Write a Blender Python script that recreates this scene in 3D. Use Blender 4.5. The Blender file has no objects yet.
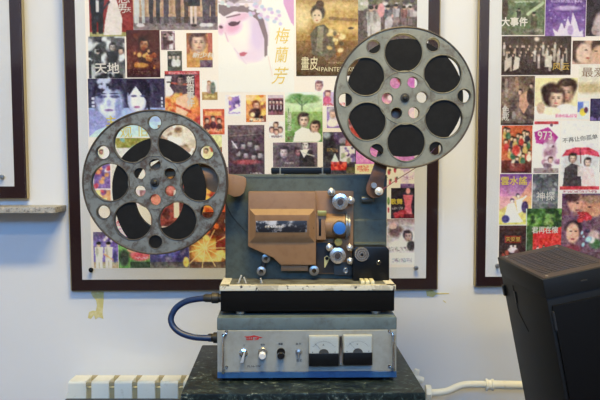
LAMP_RAD = [93., 42.]; DAY_RAD = [18.5, .6]; EXPOSURE = 0.; WORLD = .15; LAMP_GLOW = 6.
LAMP_COL = (1, .735, .26); DAY_COL = (.16, .50, 1.1)
VEIL = ([0, 60, 140, 300], [.012, .012, .008, .004]); LIT = ([13, 100, 200, 273], [(1.1, 1.05, .92), (.92, .86, .76), (.72, .68, .60), (.58, .55, .52)])
import bpy, bmesh, math, random
import numpy as np
from mathutils import Vector, Matrix, Euler, noise
R = math.radians
sc = bpy.context.scene
COL = sc.collection

# ------------------------------------------------------------------ camera
FPX = 833.0
CAM = Vector((0, 0, 1.35)); PITCH = R(2.75)
cam_d = bpy.data.cameras.new('camera'); cam = bpy.data.objects.new('camera', cam_d); COL.objects.link(cam)
cam.location = CAM; cam.rotation_euler = (R(90) - PITCH, 0, 0)
cam_d.sensor_width = 36; cam_d.lens = FPX / 600 * 36; cam_d.clip_start = .05; cam_d.clip_end = 60
sc.camera = cam
CR = Euler((R(90) - PITCH, 0, 0)).to_matrix()
def ray(px, py): return CR @ Vector(((px - 300) / FPX, (200 - py) / FPX, -1))

class Fr:
    """a local frame of the place: origin and rotation; P measures a point on its plane y = d"""
    def __init__(s, o, rx=0, ry=0, rz=0):
        s.o = Vector(o); s.e = Euler((rx, ry, rz)); s.m = s.e.to_matrix(); s.i = s.m.transposed()
    def P(s, px, py, d=0.0):
        o = s.i @ (CAM - s.o); r = s.i @ ray(px, py)
        return o + r * ((d - o.y) / r.y)
    def H(s, px, py, z=0.0):
        o = s.i @ (CAM - s.o); r = s.i @ ray(px, py)
        return o + r * ((z - o.z) / r.z)
    def X(s, px, d, py=250): return s.P(px, py, d).x
    def Z(s, py, d, px=300): return s.P(px, py, d).z
    def R(s, n, d): return n * (s.o.y + d) / FPX          # a length of n photo pixels at depth d
W = Fr((0, 0, 0))

# ------------------------------------------------------------------ materials
def s2l(c): c = c / 255.; return c / 12.92 if c <= .04045 else ((c + .055) / 1.055) ** 2.4
def lin(c): return tuple(s2l(v) for v in c)
MATS = {}
def mat(name, c, rough=.6, metal=0., c2=None, scale=30., amt=.5, sharp=.08, bump=0., bscale=200., coat=0., spec=.5, c3=None, scale3=6., amt3=.4, stretch=None):
    """procedural surface: colour c, patches of c2 (wear) and c3 (stains) by noise"""
    if name in MATS: return MATS[name]
    m = bpy.data.materials.new(name); m.use_nodes = True; nt = m.node_tree; N = nt.nodes; L = nt.links
    b = N['Principled BSDF']; b.inputs['Roughness'].default_value = rough; b.inputs['Metallic'].default_value = metal
    b.inputs['Coat Weight'].default_value = coat; b.inputs['Specular IOR Level'].default_value = spec
    b.inputs['Base Color'].default_value = (*lin(c), 1)
    tc = N.new('ShaderNodeTexCoord'); src = tc.outputs['Object']
    if stretch:
        mp = N.new('ShaderNodeMapping'); mp.inputs['Scale'].default_value = stretch; L.new(src, mp.inputs[0]); src = mp.outputs[0]
    last = None
    for cc, s_, a_ in ((c2, scale, amt), (c3, scale3, amt3)):
        if cc is None: continue
        no = N.new('ShaderNodeTexNoise'); no.inputs['Scale'].default_value = s_; no.inputs['Detail'].default_value = 6; no.inputs['Roughness'].default_value = .65
        L.new(src, no.inputs['Vector'])
        rp = N.new('ShaderNodeMapRange'); rp.inputs[1].default_value = 1 - a_ - sharp; rp.inputs[2].default_value = 1 - a_ + sharp
        L.new(no.outputs[0], rp.inputs[0])
        mx = N.new('ShaderNodeMix'); mx.data_type = 'RGBA'; L.new(rp.outputs[0], mx.inputs[0])
        if last: L.new(last, mx.inputs[6])
        else: mx.inputs[6].default_value = (*lin(c), 1)
        mx.inputs[7].default_value = (*lin(cc), 1); last = mx.outputs[2]
    if last: L.new(last, b.inputs['Base Color'])
    if bump:
        nb = N.new('ShaderNodeTexNoise'); nb.inputs['Scale'].default_value = bscale; nb.inputs['Detail'].default_value = 4; L.new(src, nb.inputs['Vector'])
        bp = N.new('ShaderNodeBump'); bp.inputs['Strength'].default_value = bump; bp.inputs['Distance'].default_value = .002
        L.new(nb.outputs[0], bp.inputs['Height']); L.new(bp.outputs[0], b.inputs['Normal'])
    MATS[name] = m; return m
def emit(name, c, s):
    m = bpy.data.materials.new(name); m.use_nodes = True; b = m.node_tree.nodes['Principled BSDF']
    b.inputs['Base Color'].default_value = (*c, 1); b.inputs['Emission Color'].default_value = (*c, 1); b.inputs['Emission Strength'].default_value = s
    MATS[name] = m; return m
def printed():
    m = bpy.data.materials.new('printed_paper'); m.use_nodes = True; nt = m.node_tree; b = nt.nodes['Principled BSDF']
    a = nt.nodes.new('ShaderNodeVertexColor'); a.layer_name = 'ink'; nt.links.new(a.outputs[0], b.inputs['Base Color']); b.inputs['Roughness'].default_value = .6
    b.inputs['Specular IOR Level'].default_value = .2
    MATS['print'] = m; return m
def acrylic():
    m = bpy.data.materials.new('clear_acrylic'); m.use_nodes = True; nt = m.node_tree; N = nt.nodes; L = nt.links
    N.remove(N['Principled BSDF']); o = N['Material Output']
    t = N.new('ShaderNodeBsdfTransparent'); t.inputs[0].default_value = (.985, .99, .985, 1)
    g = N.new('ShaderNodeBsdfGlossy'); g.inputs['Roughness'].default_value = .06
    ge = N.new('ShaderNodeNewGeometry'); x = N.new('ShaderNodeMixShader')
    def ma(op, a, b=None):
        q = N.new('ShaderNodeMath'); q.operation = op
        for i, v in enumerate((a, b)):
            if v is None: continue
            if isinstance(v, (int, float)): q.inputs[i].default_value = v
            else: L.new(v, q.inputs[i])
        return q.outputs[0]
    dt = N.new('ShaderNodeVectorMath'); dt.operation = 'DOT_PRODUCT'; L.new(ge.outputs['Incoming'], dt.inputs[0]); L.new(ge.outputs['Normal'], dt.inputs[1])
    fr_ = ma('ADD', ma('MULTIPLY', ma('POWER', ma('SUBTRACT', 1., ma('ABSOLUTE', dt.outputs['Value'])), 5.), .96), .04)
    L.new(fr_, x.inputs[0]); L.new(t.outputs[0], x.inputs[1]); L.new(g.outputs[0], x.inputs[2]); L.new(x.outputs[0], o.inputs[0])
    MATS['acrylic'] = m; return m

# ------------------------------------------------------------------ mesh helpers
class MB:
    def __init__(s): s.b = bmesh.new()
    def box(s, x0, x1, y0, y1, z0, z1, bev=0., seg=2, rot=None):
        t = bmesh.new(); bmesh.ops.create_cube(t, size=1)
        for v in t.verts: v.co = Vector((x0 + (v.co.x + .5) * (x1 - x0), y0 + (v.co.y + .5) * (y1 - y0), z0 + (v.co.z + .5) * (z1 - z0)))
        if bev: bmesh.ops.bevel(t, geom=t.edges[:], offset=bev, segments=seg, affect='EDGES', profile=.6)
        if rot: bmesh.ops.rotate(t, verts=t.verts, cent=rot[0], matrix=rot[1])
        return s.add(t)
    def add(s, t):
        me = bpy.data.meshes.new('tmp'); t.to_mesh(me); t.free(); s.b.from_mesh(me); bpy.data.meshes.remove(me); return s
    def prism(s, pts, y0, y1, bev=0., seg=2, axis='y'):
        t = bmesh.new()
        f = lambda u, v, d: {'y': (u, d, v), 'x': (d, u, v), 'z': (u, v, d)}[axis]
        a = [t.verts.new(f(u, v, y0)) for u, v in pts]; c = [t.verts.new(f(u, v, y1)) for u, v in pts]; n = len(pts)
        t.faces.new(a); t.faces.new(c[::-1])
        for i in range(n): t.faces.new((a[i], c[i], c[(i + 1) % n], a[(i + 1) % n]))
        bmesh.ops.recalc_face_normals(t, faces=t.faces)
        if bev: bmesh.ops.bevel(t, geom=t.edges[:], offset=bev, segments=seg, affect='EDGES', profile=.6)
        return s.add(t)
    def lathe(s, prof, c, axis=(0, -1, 0), seg=32):
        """prof: (radius, height along axis)"""
        t = bmesh.new(); q = Vector((0, 0, 1)).rotation_difference(Vector(axis)); c = Vector(c); rings = []
        for r, h in prof:
            if r < 1e-6: rings.append([t.verts.new(c + q @ Vector((0, 0, h)))])
            else: rings.append([t.verts.new(c + q @ Vector((r * math.cos(2 * math.pi * k / seg), r * math.sin(2 * math.pi * k / seg), h))) for k in range(seg)])
        for A, B in zip(rings, rings[1:]):
            for k in range(seg):
                k2 = (k + 1) % seg
                if len(A) == 1 and len(B) == 1: continue
                if len(A) == 1: t.faces.new((A[0], B[k], B[k2]))
                elif len(B) == 1: t.faces.new((A[k], A[k2], B[0]))
                else: t.faces.new((A[k], A[k2], B[k2], B[k]))
        if len(rings[0]) > 1 and rings[0] is not rings[-1]: t.faces.new(rings[0][::-1])
        if len(rings[-1]) > 1: t.faces.new(rings[-1])
        bmesh.ops.recalc_face_normals(t, faces=t.faces)
        return s.add(t)
    def cyl(s, c, r, h, axis=(0, -1, 0), seg=24, bev=None):
        b = min(r, h) * .2 if bev is None else bev
        return s.lathe([(0, 0), (r, 0), (r, h - b), (r - b, h), (0, h)], c, axis, seg)
    def torus(s, c, Rr, r, axis=(0, -1, 0), seg=40, n=8):
        t = bmesh.new(); q = Vector((0, 0, 1)).rotation_difference(Vector(axis)); c = Vector(c); g = []
        for k in range(seg):
            a = 2 * math.pi * k / seg
            g.append([t.verts.new(c + q @ Vector(((Rr + r * math.cos(b)) * math.cos(a), (Rr + r * math.cos(b)) * math.sin(a), r * math.sin(b)))) for b in [2 * math.pi * j / n for j in range(n)]])
        for k in range(seg):
            for j in range(n): t.faces.new((g[k][j], g[(k + 1) % seg][j], g[(k + 1) % seg][(j + 1) % n], g[k][(j + 1) % n]))
        bmesh.ops.recalc_face_normals(t, faces=t.faces)
        return s.add(t)
    def tube(s, pts, r, n=10, smooth=6):
        P = [Vector(p) for p in pts]
        if smooth and len(P) > 2:
            Q = []
            for i in range(len(P) - 1):
                p0, p1, p2, p3 = P[max(i - 1, 0)], P[i], P[i + 1], P[min(i + 2, len(P) - 1)]
                for k in range(smooth):
                    t_ = k / smooth
                    Q.append(.5 * ((2 * p1) + (p2 - p0) * t_ + (2 * p0 - 5 * p1 + 4 * p2 - p3) * t_ ** 2 + (3 * p1 - p0 - 3 * p2 + p3) * t_ ** 3))
            P = Q + [P[-1]]
        t = bmesh.new(); rings = []; u = None
        for i, p in enumerate(P):
            d = (P[min(i + 1, len(P) - 1)] - P[max(i - 1, 0)]).normalized()
            if u is None: u = d.orthogonal().normalized()
            u = (u - d * u.dot(d)).normalized(); v = d.cross(u)
            rings.append([t.verts.new(p + (u * math.cos(a) + v * math.sin(a)) * r) for a in [2 * math.pi * k / n for k in range(n)]])
        for A, B in zip(rings, rings[1:]):
            for k in range(n): t.faces.new((A[k], A[(k + 1) % n], B[(k + 1) % n], B[k]))
        t.faces.new(rings[0][::-1]); t.faces.new(rings[-1])
        bmesh.ops.recalc_face_normals(t, faces=t.faces)
        return s.add(t)
    def holed(s, outer, holes, y0, y1):
        """flat plate in x-z with holes, thickness y0..y1; outer/holes = (cx, cz, r, n)"""
        from mathutils.geometry import delaunay_2d_cdt
        V = []; E = []
        for cx, cz, r, n in [outer] + holes:
            k0 = len(V)
            for k in range(n):
                a = 2 * math.pi * k / n; V.append(Vector((cx + r * math.cos(a), cz + r * math.sin(a)))); E.append((k0 + k, k0 + (k + 1) % n))
        v2, e2, f2, *_ = delaunay_2d_cdt(V, E, [], 0, 1e-7)
        t = bmesh.new(); A = [t.verts.new((p.x, y0, p.y)) for p in v2]; B = [t.verts.new((p.x, y1, p.y)) for p in v2]
        for f in f2:
            c = sum((v2[i] for i in f), Vector((0, 0))) / len(f)
            if any((c.x - h[0]) ** 2 + (c.y - h[1]) ** 2 < (h[2] * .999 * math.cos(math.pi / h[3])) ** 2 for h in holes): continue
            t.faces.new([A[i] for i in f]); t.faces.new([B[i] for i in f[::-1]])
        for a, b in E: t.faces.new((A[a], A[b], B[b], B[a]))
        bmesh.ops.recalc_face_normals(t, faces=t.faces)
        return s.add(t)

def finish(b, name, m, loc=Vector((0, 0, 0)), angle=35):
    me = bpy.data.meshes.new(name)
    bmesh.ops.translate(b, verts=b.verts, vec=-Vector(loc))
    for e in b.edges:
        e.smooth = len(e.link_faces) == 2 and e.calc_face_angle(0) < R(angle)
    for f in b.faces: f.smooth = True
    b.to_mesh(me); b.free(); me.materials.append(m)
    return me
class Thing:
    def __init__(s, name, label, cat, fr=W, base=(0, 0, 0), group=None, kind=None):
        s.fr = fr; s.base = Vector(base)
        s.o = bpy.data.objects.new(name, None); COL.objects.link(s.o); s.o.empty_display_size = .05
        s.o.location = fr.o + fr.m @ s.base; s.o.rotation_euler = fr.e
        s.o['label'] = label; s.o['category'] = cat
        if group: s.o['group'] = group
        if kind: s.o['kind'] = kind
    def part(s, name, mb, m, parent=None, label=None):
        o = bpy.data.objects.new(name, finish(mb.b, name, m, s.base)); COL.objects.link(o); o.parent = parent or s.o
        if label: o['label'] = label
        return o
def solo(name, mb, m, label=None, cat=None, fr=W, base=(0, 0, 0), kind=None, group=None):
    o = bpy.data.objects.new(name, finish(mb.b, name, m, base)); COL.objects.link(o)
    o.location = fr.o + fr.m @ Vector(base); o.rotation_euler = fr.e
    if label: o['label'] = label
    if cat: o['category'] = cat
    if kind: o['kind'] = kind
    if group: o['group'] = group
    return o
def text(th, s, px, py, hpx, m, d, parent=None, name='lettering', ws=1., bold=0., fr=None, vertical=False, rot=0., skew=0., ext=.0002):
    """flat lettering on plane y=d of the thing's frame, centred on the pixel point"""
    fr = fr or th.fr; c = bpy.data.curves.new(name, 'FONT'); c.body = '\n'.join(s) if vertical else s
    p = fr.P(px, py, d); h = fr.R(hpx, d)
    c.size = h * 1.12 if any(ord(q) > 0x2000 for q in s) else h * 1.38
    c.align_x = 'CENTER'; c.align_y = 'CENTER'; c.offset = 0; c.extrude = ext; c.space_line = .92; c.shear = skew
    o = bpy.data.objects.new(name, c); COL.objects.link(o); o.data.materials.append(m)
    o.parent = parent or th.o; o.location = p - th.base
    if parent is not None and parent.location.length > 0: o.location -= parent.location
    o['bold'] = bold * h
    o.rotation_euler = (R(90), rot, 0); o.scale = (ws, 1, 1)
    return o
# ------------------------------------------------------------------ shared materials
collage_paper_glare = mat('collage_paper_glare', (250, 243, 238), .6)  # collage sheet stock; white glare between the posters put into its colour
white_mat = mat('mat_board', (224, 226, 234), .7)
SIDEM = mat('painted_plaster_cream', (216, 208, 194), .8); BACKM = mat('dark_reflection_panel', (46, 40, 38), .7)
WALLM = mat('painted_plaster', (219, 223, 230), .75, c2=(214, 218, 225), scale=3, amt=.45, sharp=.3, bump=.05, bscale=60)
wine = mat('wine_brown_board', (46, 26, 28), .45, spec=.25)
wood_edge = mat('board_edge', (168, 152, 112), .6)
acry = acrylic(); prt = printed()
steel = mat('brushed_steel', (170, 170, 168), .32, .9, c2=(120, 118, 112), scale=90, amt=.35)
chrome = mat('chrome', (215, 215, 215), .12, 1.)
grey_enamel = mat('hammered_grey_enamel', (76, 87, 85), .55, spec=.35, c2=(67, 77, 75), scale=14, amt=.45, sharp=.25, bump=.12, bscale=500, c3=(48, 46, 40), scale3=60, amt3=.3)
blue_enamel = mat('amp_grey_blue_enamel', (94, 110, 116), .45, c2=(80, 94, 100), scale=10, amt=.4, sharp=.2, c3=(60, 58, 54), scale3=45, amt3=.3)
brown_enamel = mat('tan_brown_enamel', (138, 106, 76), .5, c2=(127, 96, 67), scale=12, amt=.42, sharp=.25, bump=.08, bscale=600, c3=(110, 76, 52), scale3=50, amt3=.24)
brown_dark = mat('dark_tan_enamel', (108, 74, 50), .42, c2=(88, 60, 42), scale=25, amt=.42, sharp=.15)
black_leather = mat('black_textured_paint', (5, 5, 6), .7, bump=.1, bscale=400, c2=(70, 68, 64), scale=60, amt=.3, sharp=.015, spec=.15)
black_plastic = mat('black_plastic', (9, 9, 10), .4, spec=.3)
cream_paint = mat('chipped_cream_paint', (205, 203, 188), .5, c2=(44, 40, 36), scale=70, amt=.385, sharp=.02, c3=(170, 166, 150), scale3=14, amt3=.45)
cream_key = mat('cream_plastic', (222, 216, 178), .35)
deck_m = mat('dull_grey_deck', (104, 108, 106), .6, c2=(70, 70, 66), scale=34, amt=.48, sharp=.1)
reel_old = mat('rusty_galvanised', (112, 118, 119), .55, .08, c2=(82, 85, 84), scale=30, amt=.47, sharp=.1, bump=.3, bscale=160, c3=(66, 46, 34), scale3=60, amt3=.43)
reel_gray = mat('worn_grey_green_enamel', (128, 130, 119), .5, .08, c2=(108, 111, 102), scale=24, amt=.48, sharp=.1, bump=.2, bscale=200, c3=(80, 64, 50), scale3=44, amt3=.375)
reel_edge = mat('reel_edge', (70, 62, 56), .5, .4, c2=(96, 98, 96), scale=40, amt=.4)
film_m = mat('film_pack', (26, 26, 26), .6, c2=(21, 21, 21), scale=60, amt=.5, spec=.15)
rubber = mat('rubber', (30, 29, 28), .7)
brass = mat('aged_brass', (178, 160, 92), .35, .7)
blue_cap = mat('blue_enamel_cap', (44, 104, 190), .35)
clear_pl = mat('frosted_clear_plastic', (170, 168, 164), .15, coat=.5)
blue_hose = mat('blue_hose', (24, 46, 88), .4, c2=(18, 34, 66), scale=40, amt=.4)
conn_m = mat('dark_connector', (58, 56, 52), .5, .5, c2=(90, 84, 74), scale=80, amt=.35)
silver_panel = mat('aluminium_panel', (150, 156, 157), .5, .1, c2=(138, 143, 142), scale=12, amt=.45, sharp=.25, c3=(112, 110, 102), scale3=22, amt3=.3)
blue_strip = mat('blue_paint', (42, 84, 134), .4, c2=(32, 66, 112), scale=30, amt=.4)
radiator_m = mat('ivory_radiator_enamel', (242, 242, 228), .4, c2=(196, 192, 166), scale=30, amt=.3)
rad_groove = mat('ivory_radiator_core', (172, 160, 122), .6)
granite = mat('speckled_granite', (168, 166, 160), .4, c2=(96, 94, 92), scale=160, amt=.45, sharp=.04, c3=(200, 190, 176), scale3=80, amt3=.4)
dark_plate = mat('anodised_black', (14, 16, 19), .55, c2=(20, 22, 25), scale=8, amt=.5, sharp=.3, spec=.3)
dusty_top = mat('dusty_dark_metal', (50, 42, 42), .6, c2=(66, 56, 52), scale=18, amt=.45, sharp=.2)
white_ink = mat('white_ink', (228, 224, 220), .6); gold_ink = mat('gold_ink', (214, 178, 84), .6); cream_ink = mat('cream_ink', (236, 226, 190), .6)
red_ink = mat('red_ink', (170, 36, 38), .6); black_ink = mat('black_ink', (34, 34, 36), .6); brown_ink = mat('brown_ink', (150, 118, 90), .6); yellow_ink = mat('yellow_ink', (226, 206, 80), .6)

def marble():
    m = bpy.data.materials.new('dark_green_marble'); m.use_nodes = True; nt = m.node_tree; N = nt.nodes; L = nt.links; b = N['Principled BSDF']
    tc = N.new('ShaderNodeTexCoord'); n1 = N.new('ShaderNodeTexNoise'); n1.inputs['Scale'].default_value = 44; n1.inputs['Detail'].default_value = 9; n1.inputs['Roughness'].default_value = .75; n1.inputs['Distortion'].default_value = 1.2
    n2 = N.new('ShaderNodeTexVoronoi'); n2.feature = 'DISTANCE_TO_EDGE'; n2.inputs['Scale'].default_value = 60
    r1 = N.new('ShaderNodeValToRGB'); e = r1.color_ramp.elements
    e[0].position = .44; e[0].color = (*lin((10, 18, 20)), 1); e[1].position = .68; e[1].color = (*lin((170, 180, 176)), 1)
    x = e.new(.53); x.color = (*lin((24, 38, 40)), 1); x = e.new(.6); x.color = (*lin((60, 74, 74)), 1)
    L.new(tc.outputs['Object'], n1.inputs['Vector']); L.new(n1.outputs[0], r1.inputs[0]); L.new(r1.outputs[0], b.inputs['Base Color'])
    b.inputs['Roughness'].default_value = .45; b.inputs['Specular IOR Level'].default_value = .3
    return m
marble_m = marble()

# ------------------------------------------------------------------ room
WY = 2.75; XL, XR, YB, ZC = -3.2, 3.2, -3.4, 3.5
def slab(name, a, m): return solo(name, MB().box(*a), m, kind='structure')
wall_front = slab('wall_front', (XL, XR, WY, WY + .15, 0, ZC), WALLM)
LY0, LY1, LZ0, LZ1 = -3., .3, .5, 1.9           # unseen window added in the left wall for cool fill light
solo('wall_left', MB().box(XL - .15, XL, YB - .15, LY0, 0, ZC).box(XL - .15, XL, LY1, WY + .15, 0, ZC).box(XL - .15, XL, LY0, LY1, 0, LZ0).box(XL - .15, XL, LY0, LY1, LZ1, ZC), SIDEM, kind='structure')
lf = MB()
for y in (LY0, LY0 / 2 + LY1 / 2, LY1): lf.box(XL - .08, XL - .03, y - .025, y + .025, LZ0, LZ1)
for z in (LZ0, LZ1): lf.box(XL - .08, XL - .03, LY0, LY1, z - .025, z + .025)
solo('fill_window', lf, mat('window_white', (235, 235, 235), .4), kind='structure')
slab('wall_right', (XR, XR + .15, YB - .15, WY + .15, 0, ZC), SIDEM)
slab('floor', (XL - .15, XR + .15, YB - .15, WY + .15, -.1, 0), mat('floor_tile', (96, 88, 80), .4, c2=(86, 78, 72), scale=5, amt=.45, sharp=.3))
slab('ceiling', (XL - .15, XR + .15, YB - .15, WY + .15, ZC, ZC + .1), mat('ceiling_paint', (232, 228, 220), .8))
WX, WZ0, WZ1 = 2.3, 2.68, 3.4      # the high window behind the photographer
bw = MB().box(XL, -WX, YB - .15, YB, 0, ZC).box(WX, XR, YB - .15, YB, 0, ZC).box(-WX, WX, YB - .15, YB, 0, WZ0).box(-WX, WX, YB - .15, YB, WZ1, ZC)
solo('wall_back', bw, SIDEM, kind='structure')
slab('added_dark_panel_1', (XL, XR, YB, YB + .02, 0, 1.85), BACKM)  # unseen panel, added to darken the lower reflections in the clear sheets
wf = MB()
for x in (-WX, -WX / 3, WX / 3, WX): wf.box(x - .025, x + .025, YB - .08, YB - .03, WZ0, WZ1)
for z in (WZ0, WZ1): wf.box(-WX, WX, YB - .08, YB - .03, z - .025, z + .025)
solo('window_1', wf, mat('window_white', (235, 235, 235), .4), kind='structure')
slab('baseboard_front', (XL, XR, WY - .012, WY, 0, .09), mat('baseboard_grey', (120, 116, 112), .5))
# yellow residue where old tape was torn off the wall
tape = mat('tape_residue', (204, 194, 128), .7, c2=(216, 208, 160), scale=60, amt=.45)
def residue(pts):
    mb = MB(); q = [W.P(x, y, WY) for x, y in pts]; mb.prism([(p.x, p.z) for p in q], WY - .0012, WY - .0001)
    o = bpy.data.objects.new('tape_residue', finish(mb.b, 'tape_residue', tape)); COL.objects.link(o); o.parent = wall_front
residue([(92, 290), (104, 292), (103.5, 303), (102.6, 314), (103.5, 319), (99, 317), (95.5, 319.5), (94, 315), (91, 319), (88, 318), (89, 312), (93, 310.5), (96, 311), (97, 305), (96, 300), (93, 297), (91, 293)])
residue([(426, 291), (432, 290), (436, 292.5), (449, 293), (449, 294), (436, 294.5), (433, 297), (427, 296)])
residue([(443, 300), (446, 302), (445.5, 303), (443, 301)])

# ------------------------------------------------------------------ lights
def area(name, loc, rot, sx, sy, rad, col):
    l = bpy.data.lights.new(name, 'AREA'); l.shape = 'RECTANGLE'; l.size = sx; l.size_y = sy
    l.energy = rad * math.pi * sx * sy; l.color = col
    o = bpy.data.objects.new(name, l); COL.objects.link(o); o.location = loc; o.rotation_euler = rot; return o
LAMPS = [(.15, 1.0), (.15, -1.2)]
lamp_glow = emit('lamp_diffuser', (1, .93, .82), LAMP_GLOW)
for i, (lx, ly) in enumerate(LAMPS):
    t = Thing('ceiling_lamp', ['long ceiling lamp panel nearest the poster wall', 'long ceiling lamp panel behind the photographer'][i], 'lamp', base=(lx, ly, ZC - .06), group='ceiling lamp panels')
    t.part('housing', MB().box(lx - .62, lx + .62, ly - .17, ly + .17, ZC - .05, ZC - .0005, .004), mat('lamp_housing', (230, 230, 228), .4))
    t.part('diffuser', MB().box(lx - .6, lx + .6, ly - .15, ly + .15, ZC - .06, ZC - .05), lamp_glow)
    area('ceiling_light', (lx, ly, ZC - .065), (0, 0, 0), 1.2, .3, LAMP_RAD[i], LAMP_COL)
area('daylight', (0, YB - .16, (WZ0 + WZ1) / 2), (R(90), 0, 0), 2 * WX, WZ1 - WZ0, DAY_RAD[0], DAY_COL)
area('daylight', (XL - .16, (LY0 + LY1) / 2, (LZ0 + LZ1) / 2), (0, R(-90), 0), LZ1 - LZ0, LY1 - LY0, DAY_RAD[1], DAY_COL)  # cool fill through the added left window
world = bpy.data.worlds.new('world'); sc.world = world; world.use_nodes = True
world.node_tree.nodes['Background'].inputs[0].default_value = (.75, .86, 1, 1); world.node_tree.nodes['Background'].inputs[1].default_value = WORLD
sc.view_settings.view_transform = 'Standard'; sc.view_settings.look = 'None'; sc.view_settings.exposure = EXPOSURE; sc.view_settings.gamma = 1
sc.view_settings.use_curve_mapping = False
sc.cycles.use_denoising = True; sc.cycles.max_bounces = 8; sc.cycles.transparent_max_bounces = 16

# ------------------------------------------------------------------ sill, radiator, pipe, low bench
d0 = WY - .135; sx1 = W.X(54.5, d0, 208); sz = W.Z(207.2, d0, 30)
solo('stone_shelf', MB().box(-1.25, sx1, d0, WY - .0005, sz - .019, sz, .0025), granite, 'speckled grey granite shelf slab fixed to the wall at far left under a framed board', 'shelf', base=(-.9, WY, sz - .019))

RY = WY - .045; RD = .1                               # radiator back and depth
zt = W.Z(381.5, RY - RD, 120); pitch = W.R(23.3, RY - RD)
rx0 = W.X(68, RY - RD, 382)
rad = Thing('radiator', 'ivory sectional radiator on the wall left of and behind the marble plinth', 'radiator', base=(rx0 + 7.5 * pitch, RY - RD / 2, 0))
zb = .12
for k in range(15):
    x0 = rx0 + k * pitch; w = pitch - .0165
    zk = W.Z(374.2, RY, 120)
    m = MB().prism([(RY - RD, zb), (RY - RD, zt - .006), (RY - RD + .006, zt), (RY - .012, zk), (RY, zk - .008), (RY, zb)], x0, x0 + w, .003, axis='x')
    m.box(x0 + w - .002, x0 + pitch + .002, RY - RD + .03, RY - .045, zb + .02, zt - .03)
    if k == 0: m.box(x0 - .012, x0 + .002, RY - RD + .02, RY - .02, zb + .02, zt - .045, .006)
    rad.part('section', m, radiator_m)
    g = MB().box(x0 + w - .002, x0 + pitch + .002, RY - RD + .012, RY - RD + .017, zb, zt - .024)
    g.box(x0 + w - .003, x0 + pitch + .003, RY - .03, RY - .006, zk - .02, zk - .001, .002)
    g.box(x0 + w - .001, x0 + pitch + .001, RY - RD + .002, RY - RD + .012, zt - .016, zt - .004, .002)
    rad.part('web', g, rad_groove)
for k in (1, 13):
    rad.part('foot', MB().box(rx0 + k * pitch, rx0 + k * pitch + .04, RY - RD + .02, RY - .02, 0, zb + .01, .003), radiator_m)
vz = W.Z(373, RY - .05, 420)
def wp(x, y, d): return W.P(x, y, d)
pd = RY - .05
rx1 = rx0 + 15 * pitch - .016
pipe = Thing('heating_pipe', 'cream painted heating pipe running along the wall to the right of the plinth', 'pipe', base=wp(470, 388, pd))
p = [wp(429, 392.5, pd), wp(438, 392.5, pd), wp(448, 390.8, pd), wp(458, 386.5, pd), wp(466, 384.6, pd), wp(478, 384.3, pd), wp(488, 384.5, pd)]
pipe.part('bent_pipe', MB().tube(p, W.R(3.6, pd), 14), radiator_m)
q0 = wp(487, 384.5, pd); q1 = wp(560, 386, pd)
pipe.part('straight_pipe', MB().tube([q0, q1, q1 + Vector((.25, 0, 0)), q1 + Vector((.28, 0, -.03)), Vector((q1.x + .28, q1.y, .002))], W.R(4.3, pd), 14, 0), radiator_m)
c = wp(489, 384.8, pd)
pipe.part('coupling', MB().lathe([(0, -.012), (W.R(6, pd), -.012), (W.R(6.3, pd), -.006), (W.R(5, pd), -.003), (W.R(5, pd), .006), (W.R(6, pd), .009), (W.R(6, pd), .014), (0, .014)], c, (1, 0, 0)), radiator_m)
pipe.part('nut', MB().cyl(wp(425.5, 392.5, pd), W.R(8, pd), .018, (1, 0, 0), 8), radiator_m)
v = Thing('radiator_valve', 'small cream air valve at the radiator end beside the right edge of the plinth', 'valve', base=wp(419, 376, pd))
v.part('valve_body', MB().cyl(wp(413, 377, pd), W.R(3.5, pd), W.R(11, pd), (1, 0, -.35), 12), radiator_m)
v.part('valve_knob', MB().cyl(wp(416, 374, pd), W.R(3, pd), W.R(5, pd), (.2, 0, 1), 10), radiator_m)

# low dark bench whose top edge shows at the bottom left
bz = .62
bp = W.H(66, 398.2, bz); 
solo('low_bench', MB().box(bp.x, -.305, bp.y - .3, bp.y, bz - .03, bz, .003).box(bp.x + .02, bp.x + .05, bp.y - .28, bp.y - .02, 0, bz - .03).box(-.36, -.33, bp.y - .28, bp.y - .02, 0, bz - .03),
     mat('bench_dark', (52, 58, 62), .5), 'dark low bench between radiator and plinth, only its top edge showing', 'bench', base=(-.6, bp.y - .15, 0))
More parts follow.
